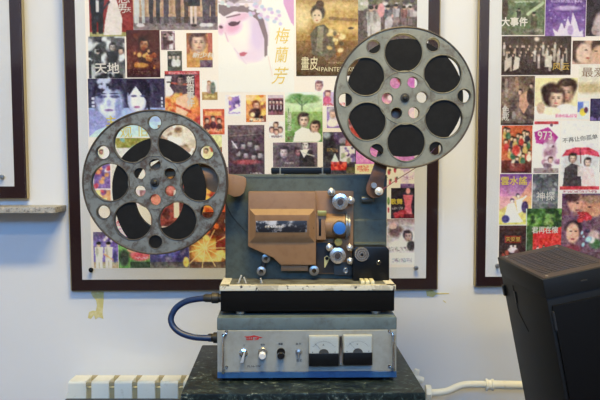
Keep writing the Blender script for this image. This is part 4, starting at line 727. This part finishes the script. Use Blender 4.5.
for x in (246.6, 248.4, 250.2, 252): lg.prism([q(x, 336.6), q(x + 1.1, 336.6), q(x + 1.0, 339.6), q(x - .1, 339.6)], FT, F0)
lg.prism([q(246.4, 339), q(253, 339), q(252.8, 339.9), q(246.2, 339.9)], FT, F0)
lg.prism([q(254, 338.2), q(257, 337.2), q(259.5, 337.4), q(258.3, 339.4), q(255, 340), q(253.5, 339.6), q(256.6, 338.9), q(257.4, 338.1), q(255.6, 338.4)], FT, F0)
lg.prism([q(259.4, 337), q(261, 336.6), q(262.4, 337.4), q(260.6, 338)], FT, F0)
am.part('maker_emblem', lg, red_ink, label='small red winged emblem')
am.part('emblem_fleck', MB().prism([q(252.4, 336.6), q(253, 336.6), q(253, 339.6), q(252.4, 339.6)], FT, F0), red_ink)
text(am, 'FL16-1W', 254, 366.3, 1.9, black_ink, FT, name='model_lettering', ws=1.35, bold=.02)
text(am, '关 开', 298.5, 344, 2.3, black_ink, FT, name='switch_lettering'); text(am, '监 还', 299.2, 360.5, 2.3, black_ink, FT, name='switch_lettering')
text(am, '灯', 244.3, 345.5, 2., black_ink, FT, name='switch_lettering'); text(am, '电源', 262.6, 344.8, 2., black_ink, FT, name='switch_lettering'); text(am, '音量', 280.6, 344, 2., black_ink, FT, name='switch_lettering')

# ------------------------------------------------------------------ film projector
TF = .03                                              # front of the black tray
TX = lambda x, d=TF, y=300: T.X(x, d, y); TZ_ = lambda y, d=TF: T.Z(y, d)
foot_z = zt_
tz0, tz1, tz2 = TZ_(311.6), TZ_(290.6), TZ_(285.3)
t0, t1 = TX(220.5), TX(394.5)
BF, BT = .165, .125                                   # front plane and thickness of the grey body
pr = Thing('film_projector', 'grey film projector with tan lamp house and lens gate on black cream-topped tray', 'film projector', fr=T, base=((t0 + t1) / 2, .16, foot_z))
tray = pr.part('tray', MB().box(t0, t1, TF, TF + .29, tz0, tz1 + .001, .004), black_leather)
pr.part('tray_rim', MB().box(t0 - .002, t1 + .003, TF - .003, TF + .292, tz1, tz2 - .002, .0015), cream_paint, parent=tray)
pr.part('tray_rim_lip', MB().box(t0 - .002, t1 + .003, TF - .003, TF + .02, tz2 - .003, tz2, .0012).box(t0 - .002, t0 + .022, TF, TF + .292, tz2 - .003, tz2, .001).box(t1 - .02, t1 + .003, TF, TF + .292, tz2 - .003, tz2, .001).box(t0, t1, TF + .27, TF + .292, tz2 - .003, tz2, .001), cream_paint, parent=tray)
pr.part('deck', MB().box(t0 + .018, t1 - .016, TF + .018, TF + .275, tz1, tz2 - .0015), deck_m, parent=tray)
for x in (240.2, 376.5):
    for y in (TF + .02, TF + .26): pr.part('tray_foot', MB().lathe([(0, 0), (.009, 0), (.0125, .002), (.0125, tz0 - foot_z - .002), (.009, tz0 - foot_z + .001), (0, tz0 - foot_z + .001)], (TX(x), y, foot_z), (0, 0, 1), 20), steel)
# body
BX = lambda x, y=230: T.X(x, BF, y); BZ = lambda y: T.Z(y, BF)
b0, b1, bz0, bz1 = BX(225.2), BX(386.8), tz2 - .0022, BZ(174.8)
xs_ = BX(354)
body = pr.part('body', MB().prism([(b0, bz0), (b0, bz1), (b1, bz1), (b1, bz0)], BF, BF + BT, .003), grey_enamel)
zl1, zl2 = BZ(218.5), BZ(243.5)
pr.part('body_ledge', MB().prism([(BF + .001, BZ(250)), (BF - .01, BZ(250)), (BF - .01, zl2), (BF - .004, zl2 + .004), (BF - .004, zl1 - .006), (BF + .001, zl1 + .0)], xs_, b1 - .003, .0012, axis='x'), grey_enamel, parent=body)
pr.part('body_top_seam', MB().box(b0 - .0012, b1 + .0012, BF - .0012, BF + BT + .001, BZ(177.6), BZ(177.0)), mat('seam_dark', (58, 66, 68), .5), parent=body)
pr.part('side_stud', MB().cyl((b1, BF + .03, BZ(225)), .007, .006, (1, 0, 0), 14), cream_key, parent=body)
pr.part('side_stud', MB().cyl((b0 - .004, BF + .03, BZ(222)), .005, .004, (1, 0, 0), 14), cream_key, parent=body)
# carrying handle
hd = BF + .06; HX = lambda x: T.X(x, hd, 170); HZ = lambda y: T.Z(y, hd)
hz0, hz1 = HZ(174.4), HZ(167.4)
h = pr.part('carrying_handle', MB().box(HX(271), HX(331), hd - .012, hd + .012, hz0 + .001, hz1, .005, 3), black_plastic)
for x in (280.2, 322.3):
    X = HX(x); pr.part('handle_bracket', MB().box(X - .0022, X + .0022, hd - .0135, hd + .0135, bz1 - .001, hz1 + .0015, .001).box(X - .009, X + .009, hd - .016, hd + .016, bz1 - .001, bz1 + .002, .0008), mat('dull_bracket', (120, 122, 118), .5, .2), parent=h)
# back arm plates (tan)
def plate(x0, x1, y0, y1, d0, d1, m, name, bev=.002, parent=None, label=None):
    return pr.part(name, MB().box(T.X(x0, d0, (y0 + y1) / 2), T.X(x1, d0, (y0 + y1) / 2), d0, d1, T.Z(y1, d0), T.Z(y0, d0), bev), m, parent=parent, label=label)
dp = BF - .012
gate = plate(315, 353.4, 191, 274, dp, BF + .001, brown_enamel, 'gate_plate', .003)
plate(316, 336, 243, 273, dp - .0012, dp, mat('dark_recess', (44, 38, 36), .6), 'film_recess', .0006, gate)
plate(334, 356, 262, 275.5, dp - .002, dp, mat('dark_grey_plate', (58, 62, 64), .5), 'dark_plate', .001, gate)
# lamp house
LD = BF - .045
LP = lambda x, y, d=LD: (T.P(x, y, d).x, T.P(x, y, d).z)
pts = [LP(248.2, 191.8), LP(316, 191.8), LP(316, 265), LP(280.5, 265), LP(273.5, 258), LP(248, 246.5)]
lh = pr.part('lamp_house', MB().prism(pts, LD, BF + .001, .003), brown_enamel)
t = bmesh.new()                                       # raised panel with sloping sides
o4 = [LP(249, 208.5), LP(315.2, 208.5), LP(315.2, 243), LP(249, 243)]; i4 = [LP(255, 215, LD - .012), LP(309.5, 215, LD - .012), LP(309.5, 236.3, LD - .012), LP(255, 236.3, LD - .012)]
A = [t.verts.new((x, LD - .0001 + .001, z)) for x, z in o4]; B = [t.verts.new((x, LD - .012, z)) for x, z in i4]
t.faces.new(B)
for k in range(4): t.faces.new((A[k], A[(k + 1) % 4], B[(k + 1) % 4], B[k]))
t.faces.new(A[::-1]); bmesh.ops.recalc_face_normals(t, faces=t.faces)
raised = pr.part('raised_panel', MB().add(t), brown_enamel, parent=lh)
plate(255.9, 307, 220.8, 232.2, LD - .0132, LD - .0118, mat('worn_name_plate', (26, 24, 30), .4, c2=(150, 150, 158), scale=42, amt=.42, sharp=.05, c3=(176, 178, 190), scale3=16, amt3=.4), 'name_plate', .0004, lh)
text(pr, '新影电影放映机', 274, 226.8, 2.1, white_ink, LD - .0134, parent=lh, name='plate_lettering', ws=1.1)
for x in (313.2,): pr.part('panel_screw', MB().cyl(T.P(x, 228, LD), .0022, .003, seg=12), black_plastic, parent=lh)
plate(281, 308.2, 263, 271, BF - .03, BF + .001, brown_enamel, 'lower_housing', .002)
# lens gate
plate(316.2, 326, 213, 240, dp - .034, dp, brown_enamel, 'gate_block', .002, gate)
plate(318.8, 321.2, 219, 236, dp - .0346, dp - .033, black_plastic, 'gate_slot', .0004, gate)
plate(317.5, 326.5, 210.8, 216, dp - .04, dp - .02, brass, 'brass_latch', .0012, gate)
lens_z = T.Z(226, dp - .02); lr = T.R(12.2, dp - .02)
cx0, cx1 = T.X(325, dp - .02), T.X(345, dp - .02)
pr.part('lens_barrel', MB().lathe([(0, 0), (lr, 0), (lr, cx1 - cx0), (0, cx1 - cx0)], (cx0, dp - .022 + .016, lens_z), (1, 0, 0), 40), brown_enamel, parent=gate)
x2 = T.X(345.5, dp - .02)
pr.part('focus_ring', MB().lathe([(0, 0), (lr * 1.1, 0), (lr * 1.1, .004), (lr * .9, .007), (lr * .9, .012), (0, .012)], (x2, dp - .006, lens_z), (1, 0, 0), 40), mat('ring_grey', (120, 126, 134), .35, .4), parent=gate)
def knob(x, y, r, d, hgt, m, name='roller', parent=None, prof=None, label=None):
    c = T.P(x, y, d - hgt); c.y = d; rr = T.R(r, d - hgt)
    pf = [(a * rr, b * hgt) for a, b in (prof or [(0, 0), (1, 0), (1, .8), (.9, 1), (0, 1)])]
    return pr.part(name, MB().lathe(pf, c, seg=32), m, parent=parent, label=label)
b = knob(339.6, 228.2, 7.4, dp - .015, .035, steel, 'blue_cap_knob', gate); knob(339.6, 228.2, 6.1, dp - .0495, .003, blue_cap, 'cap_face', gate, label='bright blue round cap')
knob(338.4, 242.2, 4.1, dp, .04, brass, 'brass_knob', gate)
SPR = [(0, 0), (.55, 0), (.55, .45), (1, .5), (1, .58), (.8, .62), (.8, .8), (1, .85), (1, .96), (.62, 1.), (.58, .93), (.3, .93), (.3, 1.05), (0, 1.08)]
ROL = [(0, 0), (.5, 0), (.5, .4), (1, .45), (1, .55), (.75, .6), (.75, .8), (1, .85), (1, .95), (.55, 1.), (.5, 1.12), (.15, 1.15), (0, 1.1)]
sprk = mat('sprocket_steel', (200, 196, 192), .25, .8, c2=(130, 120, 112), scale=60, amt=.36)
for x, y, r in ((340.5, 201.8, 8), (337.8, 255.8, 8)):
    s = knob(x, y, r, dp, .038, sprk, 'sprocket', gate, SPR)
    knob(x, y, r * .36, dp - .0385, .005, mat('hub_dark', (78, 70, 68), .4, .6), 'sprocket_hub', gate)
for x, y, r in ((331.6, 192.3, 3.9), (351, 200.4, 3.7), (329.6, 247.6, 3.5), (350, 248, 3.3), (350.3, 261.2, 3.3)): knob(x, y, r, dp, .034, sprk, 'guide_roller', gate, ROL)
pr.part('roller_bracket', MB().tube([T.P(331.6, 192.3, dp - .006), T.P(340.5, 199, dp - .006), T.P(351, 200.4, dp - .006)], .0035, 8, 3), mat('bracket_dark', (60, 54, 50), .5, .4), parent=gate)
knob(345.8, 270.8, 2.7, dp - .002, .006, steel, 'socket_ring', gate, [(0, 0), (1, 0), (1, .9), (.8, 1), (.6, .9), (.6, .3), (0, .3)])
a = T.P(327.2, 258.5, dp - .01); b = T.P(324.6, 267.6, dp - .01)
pr.part('lever', MB().prism([(a.x - .008, a.z + .003), (a.x, a.z + .008), (a.x + .007, a.z + .001), (b.x + .0015, b.z), (b.x - .001, b.z), ], dp - .012, dp - .008, .0008), mat('yellow_lever', (206, 198, 140), .4), parent=gate)
knob(326.9, 258.4, 1.8, dp - .0115, .004, black_plastic, 'lever_pivot', gate)
text(pr, '16-35', 327, 270.6, 2.4, white_ink, dp - .0004, parent=gate, name='scale_lettering', ws=1.2); 
plate(321, 334.5, 272.3, 272.9, dp - .0006, dp, white_ink, 'scale_line', .0001, gate)
def clear_roller(x, y, r, d=BF):
    k = knob(x, y, r, d, .03, mat('roller_steel_dull', (150, 148, 146), .3, .7), 'idler_roller', None, ROL)
    knob(x, y, r * .45, d - .032, .005, chrome, 'idler_hub', k); return k
clear_roller(265.9, 258.6, 4.3); clear_roller(261.2, 271.4, 4.5); clear_roller(314.2, 270.9, 4.9, BF - .008)
pr.part('idler_arm', MB().tube([T.P(265.9, 258.6, BF - .01), T.P(261.2, 271.4, BF - .01)], .007, 10, 0), mat('arm_dark', (52, 56, 60), .4, .4))
# black motor box at lower right
MD = BF - .052
MPt = lambda x, y: (T.P(x, y, MD).x, T.P(x, y, MD).z)
mz = tz2 - .0015
bx = pr.part('motor_box', MB().prism([MPt(353, 249), MPt(356, 246.4), MPt(386, 246.4), MPt(389.4, 250), (MPt(389.4, 270)[0], mz), (MPt(353, 270)[0], mz)], MD, BF + .02, .003), black_plastic)
knob(362, 254.6, 7.3, MD, .012, sprk, 'drive_disc', bx, [(0, 0), (1, 0), (1, .8), (.94, 1), (.8, 1), (.78, .75), (.72, .75), (.7, 1), (.5, 1), (.48, .75), (.42, .75), (.4, 1), (.18, 1), (.16, .4), (0, .4)])
knob(378.8, 262.8, 2.1, MD, .002, chrome, 'screw', bx)
knob(362, 254.6, 1.5, MD - .0118, .0008, black_plastic, 'disc_centre', bx)
for rr in (3.2, 5.6): pr.part('disc_groove', MB().torus((T.P(362, 254.6, MD - .012).x, MD - .0119, T.P(362, 254.6, MD - .012).z), T.R(rr, MD), .0006, seg=36, n=6), mat('groove_dark', (70, 62, 58), .5), parent=bx)
for x in (361.3, 366, 370.8):
    a = T.P(x, 283, TF + .04, )
    X = T.X(x, TF + .075, 280); pr.part('piano_key_switch', MB().box(X - .0052, X + .0052, TF + .03, TF + .08, tz2 - .002, tz2 + .0065, .0015), cream_key, label='cream push key')
# toggles on the deck
for x, y, dx in ((238.5, 281.5, 3), (246, 283.5, -2), (262, 284.5, -1.5)):
    dd = TF + .045; a = T.P(x, y, dd); a.z = tz2 - .002; q = T.P(x + dx, y - 6.5, dd)
    s = pr.part('deck_toggle', MB().cyl((a.x, dd, tz2 - .003), .007, .004, (0, 0, 1), 12), steel)
    pr.part('toggle_lever', MB().tube([(a.x, dd, tz2), (q.x, dd - .004, q.z)], .0021, 8, 0), mat('lever_bright', (200, 200, 196), .4, .1), parent=s)
# arms
AD0 = BF - .035
def AP(x, y, d=AD0): q = T.P(x, y, d); return (q.x, q.z)
def ribbon(pts, w, d):
    L_, R_ = [], []
    for i, (x, y) in enumerate(pts):
        a = Vector(pts[max(i - 1, 0)]); b = Vector(pts[min(i + 1, len(pts) - 1)]); n = (b - a).normalized(); n = Vector((-n.y, n.x)); ww = w[i] if isinstance(w, (list, tuple)) else w
        L_.append((x + n.x * ww / 2, y + n.y * ww / 2)); R_.append((x - n.x * ww / 2, y - n.y * ww / 2))
    return [AP(x, y, d) for x, y in L_ + R_[::-1]]
arc = lambda cx, cy, r, a0, a1, n: [(cx + r * math.cos(R(a0 + (a1 - a0) * k / n)), cy - r * math.sin(R(a0 + (a1 - a0) * k / n))) for k in range(n + 1)]
# supply arm (right): round foot and a bar up to the reel hub
RD0 = .105                                            # plane of the arm bars behind the reels
pr.part('supply_arm', MB().prism([AP(x, y, RD0) for x, y in arc(375.2, 189, 9.2, 165, 385, 16)] + [AP(386.8, 168, RD0), AP(402, 120, RD0), AP(410, 98, RD0), AP(404, 90, RD0), AP(396, 94, RD0), AP(388, 118, RD0), AP(373, 168, RD0)], RD0 - .004, RD0 + .006, .0015), brown_dark)
c = T.P(375.2, 189, RD0); pr.part('arm_pivot', MB().cyl((c.x, BF + .001, c.z), .016, BF - RD0 - .004), brown_dark)
knob(374, 185.5, 3, RD0 - .004, .012, mat('hex_steel', (170, 176, 184), .3, .7), 'hex_nut'); kk = knob(379.2, 191.4, 4, RD0 - .004, .022, mat('ivory_roller', (206, 200, 186), .3, .2), 'film_roller', None, ROL)
c = T.P(367, 199, BF - .02); pr.part('tension_rod', MB().cyl((T.X(361.2, BF - .02), c.y, c.z), T.R(3.2, BF - .02), T.R(12, BF), (1, 0, 0), 20).box(c.x - .004, c.x + .004, BF - .02, BF + .001, c.z - .004, c.z + .004), mat('rod_grey', (92, 100, 104), .35, .5))
# take-up arm (left)
tk = MB().prism([AP(x, y, RD0) for x, y in [(246.5, 184), (246, 178.5), (243.5, 176.6), (229, 174), (205, 164.5), (180, 158), (160, 160), (146, 170), (146, 186), (157, 191), (163, 186), (166, 178), (180, 174), (200, 184), (212, 192), (228, 194), (234, 196.8), (240, 196), (244, 192.5)]], RD0 - .004, RD0 + .006, .0015)
pr.part('take_up_arm', tk, brown_enamel)
c = T.P(238, 186, RD0); pr.part('arm_pivot', MB().cyl((c.x, BF + .001, c.z), .016, BF - RD0 - .004), brown_dark)

# ------------------------------------------------------------------ reels
def reel(label, cx, cy, rpx, big0, m, film, film_rx, rim_m):
    FD = .07; BD = FD + .021                         # front and back flange
    c = T.P(cx, cy, FD); Rr = T.R(rpx, FD); u = T.R(1, FD)
    th = Thing('film_reel', label, 'film reel', fr=T, base=(c.x, FD + .011, c.z), group='film reels on the projector')
    bigs = [(c.x + 44.5 * u * math.cos(R(big0 + 60 * k)), c.z + 44.5 * u * math.sin(R(big0 + 60 * k)), 18.6 * u, 44) for k in range(6)]
    smalls = [(c.x + 59.5 * u * math.cos(R(big0 + 30 + 60 * k)), c.z + 59.5 * u * math.sin(R(big0 + 30 + 60 * k)), 6.6 * u, 24) for k in range(6)]
    hubs = [(c.x + 17.4 * u * math.cos(R(big0 + 30 + 60 * k)), c.z + 17.4 * u * math.sin(R(big0 + 30 + 60 * k)), 5.6 * u, 24) for k in range(6)]
    for nm, y0 in (('front_flange', FD), ('back_flange', BD)):
        mb = MB().holed((c.x, c.z, Rr - .001, 96), bigs + smalls + hubs, y0, y0 + .0013)
        s = -1 if y0 == FD else 1; yy = y0 if s < 0 else y0 + .0013
        if s > 0:
            for h in bigs: mb.torus((h[0], yy, h[1]), h[2] + .0016, .0016, seg=44)
        for h in hubs: mb.torus((h[0], yy, h[1]), h[2] + .0008, .0007, seg=24)
        mb.torus((c.x, yy, c.z), 26.5 * u, .0013, seg=72)
        f = th.part(nm, mb, m)
        if s < 0:
            for h in bigs: th.part('hole_rim', MB().torus((h[0], yy, h[1]), h[2] + .0013, .0017, seg=44), rim_m, parent=f)
            for h in smalls: th.part('hole_rim', MB().torus((h[0], yy, h[1]), h[2] + .001, .0012, seg=24), rim_m, parent=f)
        th.part('rolled_edge', MB().torus((c.x, y0 + .0006, c.z), Rr - .0018, .0026, seg=110), reel_edge, parent=f)
    hub = MB()
    for h in hubs:                                    # thin sleeves round the hub holes
        t = bmesh.new(); n = 20; g = []
        for y in (FD + .0014, BD - .0002):
            for r in (h[2] + .0002, h[2] + .0014): g.append([t.verts.new((h[0] + r * math.cos(2 * math.pi * k / n), y, h[1] + r * math.sin(2 * math.pi * k / n))) for k in range(n)])
        for a_, b_ in ((0, 1), (1, 3), (3, 2), (2, 0)):
            for k in range(n): t.faces.new((g[a_][k], g[a_][(k + 1) % n], g[b_][(k + 1) % n], g[b_][k]))
        bmesh.ops.recalc_face_normals(t, faces=t.faces); hub.add(t)
    hub.cyl((c.x, BD, c.z), 8 * u, BD - FD - .0015, bev=0.)
    th.part('hub', hub, m)
    pr.part('reel_spindle', MB().cyl((c.x, RD0 - .003, c.z), .004, RD0 - FD - .006), steel)
    th.part('spindle_nut', MB().lathe([(0, 0), (4.6 * u, 0), (4.6 * u, .002), (2.6 * u, .003), (2.2 * u, .008), (1.2 * u, .01), (0, .01)], (c.x, FD - .0003, c.z), seg=18), conn_m)
    # wound film: a ring between the flanges
    t = bmesh.new(); n = 96; (ox, oz, rx, rz), (ix, iz, jx, jz) = film; g = []
    wob = lambda a, k: 1 + film_rx * (.02 * math.sin(3 * a + 1) + .012 * math.sin(5 * a))
    for y in (FD + .0028, BD - .0016):
        g.append([t.verts.new((c.x + (ox + rx * wob(a, 0) * math.cos(a)) * u, y, c.z + (oz + rz * wob(a, 0) * math.sin(a)) * u)) for a in [2 * math.pi * k / n for k in range(n)]])
        g.append([t.verts.new((c.x + (ix + jx * math.cos(a)) * u, y, c.z + (iz + jz * math.sin(a)) * u)) for a in [2 * math.pi * k / n for k in range(n)]])
    for a_, b_ in ((0, 1), (1, 3), (3, 2), (2, 0)):
        for k in range(n): t.faces.new((g[a_][k], g[a_][(k + 1) % n], g[b_][(k + 1) % n], g[b_][k]))
    bmesh.ops.recalc_face_normals(t, faces=t.faces)
    th.part('wound_film', MB().add(t), film_m)
    return th
reel('worn rusty film reel, half full of dark film, left of the film projector', 155, 182.3, 72.2, 0, reel_old, ((3, -12, 46.5, 56), (4, -12, 25, 34)), 1, mat('rusted_rim', (72, 66, 60), .6, .1, c2=(104, 106, 104), scale=40, amt=.42, sharp=.1))
reel('smoother grey-green film reel full of dark film, raised above the projector at right', 404.8, 97.8, 70.5, 92, reel_gray, ((0, 0, 58.8, 58.8), (0, 0, 25, 25)), 0, mat('worn_rim', (112, 112, 102), .5, .1, c2=(80, 72, 62), scale=50, amt=.42, sharp=.1))
# film leader from the full reel to the roller
mb = MB(); d = RD0 - .018
a, b, c_ = T.P(381, 190.5, d), T.P(397, 179.5, d), T.P(420, 165, d); c2 = T.P(436, 147, d + .0)
for P0, P1 in ((a, b), (b, c_), (c_, c2)):
    t = bmesh.new(); n = Vector((-(P1 - P0).z, 0, (P1 - P0).x)).normalized() * .0007; w = Vector((0, .008, 0))
    vs = [t.verts.new(q + s1 * n + s2 * w) for q in (P0, P1) for s1, s2 in ((-1, -.5), (1, -.5), (1, .5), (-1, .5))]
    for f in ((0, 1, 2, 3), (7, 6, 5, 4), (0, 4, 5, 1), (1, 5, 6, 2), (2, 6, 7, 3), (3, 7, 4, 0)): t.faces.new([vs[i] for i in f])
    bmesh.ops.recalc_face_normals(t, faces=t.faces); mb.add(t)
solo('film_leader', mb, mat('magenta_film', (120, 60, 84), .4), 'thin magenta-brown film leader running from the upper right reel down to its roller', 'film', fr=T, base=a)
mb = MB(); d = BF - .006
mb.tube([T.P(225, 199, d), T.P(229, 211, d), T.P(236, 221, d), T.P(246.5, 232, d)], .0009, 6, 5)
solo('thin_wire', mb, black_ink, 'thin dark wire hanging down the grey projector body beside the left reel', 'wire', fr=T, base=T.P(225, 199, d))

# ------------------------------------------------------------------ blue cable
CD = .12
zc0 = T.Z(298.5, CD); 
cb = Thing('power_cable', 'thick blue cable looping from the projector tray to the control unit below', 'cable', fr=T, base=T.P(190, 318, CD))
pts = [(207, 298.3), (197, 299), (186, 301.5), (177, 307), (172, 314.5), (171, 321), (174.5, 328), (182, 333.5), (193, 337), (204, 338), (211, 338)]
cb.part('hose', MB().tube([T.P(x, y, CD + .01 * math.sin(i * .5)) for i, (x, y) in enumerate(pts)], T.R(3.1, CD), 16, 8), blue_hose)
for x0, x1, y in ((203.5, T.X(0, 0), 298), (207.5, 0, 337.7)):
    a = T.P(x0, y, CD); rr = T.R(5.2, CD); end = (t0 if y < 320 else ax0 + .002) + .002; Lc = end - a.x
    cb.part('connector', MB().lathe([(0, 0), (rr * .62, 0), (rr * .8, Lc * .1), (rr * .8, Lc * .38), (rr * 1.05, Lc * .42), (rr * 1.05, Lc * .72), (rr * .85, Lc * .76), (rr * .85, Lc), (0, Lc)], a, (1, 0, 0), 20), conn_m)

# ------------------------------------------------------------------ tall vented cabinet at right
C = Fr((0, 1.9, 0), 0, 0, 0)
KF = 0.0
def solve():
    f = C.P(543, 280, 0); r = C.P(615.5, 263.5, 0); l = C.P(499, 260, .375)
    return f, r, l
f, r, l = solve(); wv = r - f; wd = wv.length; roll = math.atan2(wv.z, wv.x)
K = Fr((f.x, 1.9, f.z), R(1.3), -roll + R(1.2), R(2.1))            # origin: top front left corner, x along the top edge
def KP(x, y, d=0.): return K.P(x, y, d)
l2 = K.P(499, 260, .375); DP = .37
# slight turn so the back left corner meets the photograph
yawk = 0.0
Hh = .52
kb = Vector((wd / 2, DP / 2, -Hh))
kt = Thing('vented_cabinet', 'tall black metal cabinet with vented dusty lid, tilted, in front of the right poster board', 'cabinet', fr=K, base=kb)
cs = MB().box(0, wd, .0, DP, -Hh, -.001, .0025)
kt.part('case', cs, dark_plate)
kt.part('lid', MB().box(-.0015, wd + .0015, -.002, DP + .0015, -.046, .001, .0022), dark_plate)
vt = kt.part('vented_top', MB().box(.004, wd - .004, .004, DP - .004, .001, .0022, .0005, 1), dusty_top)
sl = MB()
for j in range(6):
    for i in range(15):
        x = .026 + j * (wd - .052) / 5; y = .055 + i * (DP - .11) / 14
        sl.box(x - .0095, x + .0095, y - .0055, y + .0055, .0021, .0027)
kt.part('vent_slots', sl, black_plastic, parent=vt)
for x, y in ((.016, .02), (wd - .016, .02), (.016, DP - .03), (wd - .016, DP - .03)): kt.part('screw', MB().cyl((x, y, .0022), .0038, .0015, (0, 0, 1), 14), mat('screw_grey', (150, 146, 142), .4, .5), parent=vt)
kt.part('front_door', MB().box(.008, wd - .004, -.009, .0, -Hh + .01, -.062, .0025), mat('cabinet_door_black', (6, 6, 8), .6, spec=.15))
kt.part('door_hinge', MB().cyl((.008, -.006, -.12), .0035, .045, (0, 0, 1), 10), mat('hinge_grey', (44, 48, 56), .4, .3))
kt.part('side_latch', MB().box(-.006, .0, DP - .018, DP - .002, -.105, -.075, .0015), black_plastic)
kt.part('side_latch', MB().box(-.006, .0, DP - .018, DP - .002, -.46, -.42, .0015), black_plastic)
hs = MB(); 
for a_, b_ in (((.27, -.06), (.262, -.13)), ((.262, -.13), (.20, -.17))):
    hs.tube([(-.0004, a_[0], a_[1]), (-.0004, b_[0], b_[1])], .0012, 6, 0)
hs.box(-.003, .0, .255, .266, -.105, -.075, .0008)
kt.part('side_flap', hs, black_plastic)
kt.part('maker_badge', MB().box(.085, .1, -.0028, -.0015, -.022, -.019, .0003, 1), mat('badge_grey', (34, 34, 36), .5))
# tilted base frame down to the floor
sb = MB(); inv = K.i
for x in (.01, wd - .03):
    for y in (.01, DP - .03):
        top = K.o + K.m @ Vector((x + .01, y + .01, -Hh + .002)); 
        a_ = K.i @ (top - K.o); b_ = K.i @ (Vector((top.x, top.y, 0.01)) - K.o); sb.tube([a_, b_], .011, 8, 0)
kt.part('stand_leg', sb, dark_plate)
# ------------------------------------------------------------------ lettering as meshes
dg = bpy.context.evaluated_depsgraph_get()
for o in [q for q in bpy.data.objects if q.type == 'FONT']:
    me = bpy.data.meshes.new_from_object(o.evaluated_get(dg)); 
    w = o['bold'] * .7
    if w > 0:
        b2 = bmesh.new()
        for dx, dy in ((-w, 0), (w, 0), (0, w), (0, -w)):
            k0 = len(b2.verts); b2.from_mesh(me); b2.verts.ensure_lookup_table()
            for v in b2.verts[k0:]: v.co.x += dx; v.co.y += dy; v.co.z += (dx * 3 + dy) * .0005 / w * .05
        b2.to_mesh(me); b2.free()
    n = bpy.data.objects.new('tmp', me); COL.objects.link(n)
    n.parent = o.parent; n.location = o.location; n.rotation_euler = o.rotation_euler; n.scale = o.scale; nm = o.name.split('.')[0]
    if not me.materials: me.materials.append(o.data.materials[0])
    bpy.data.objects.remove(o); n.name = nm
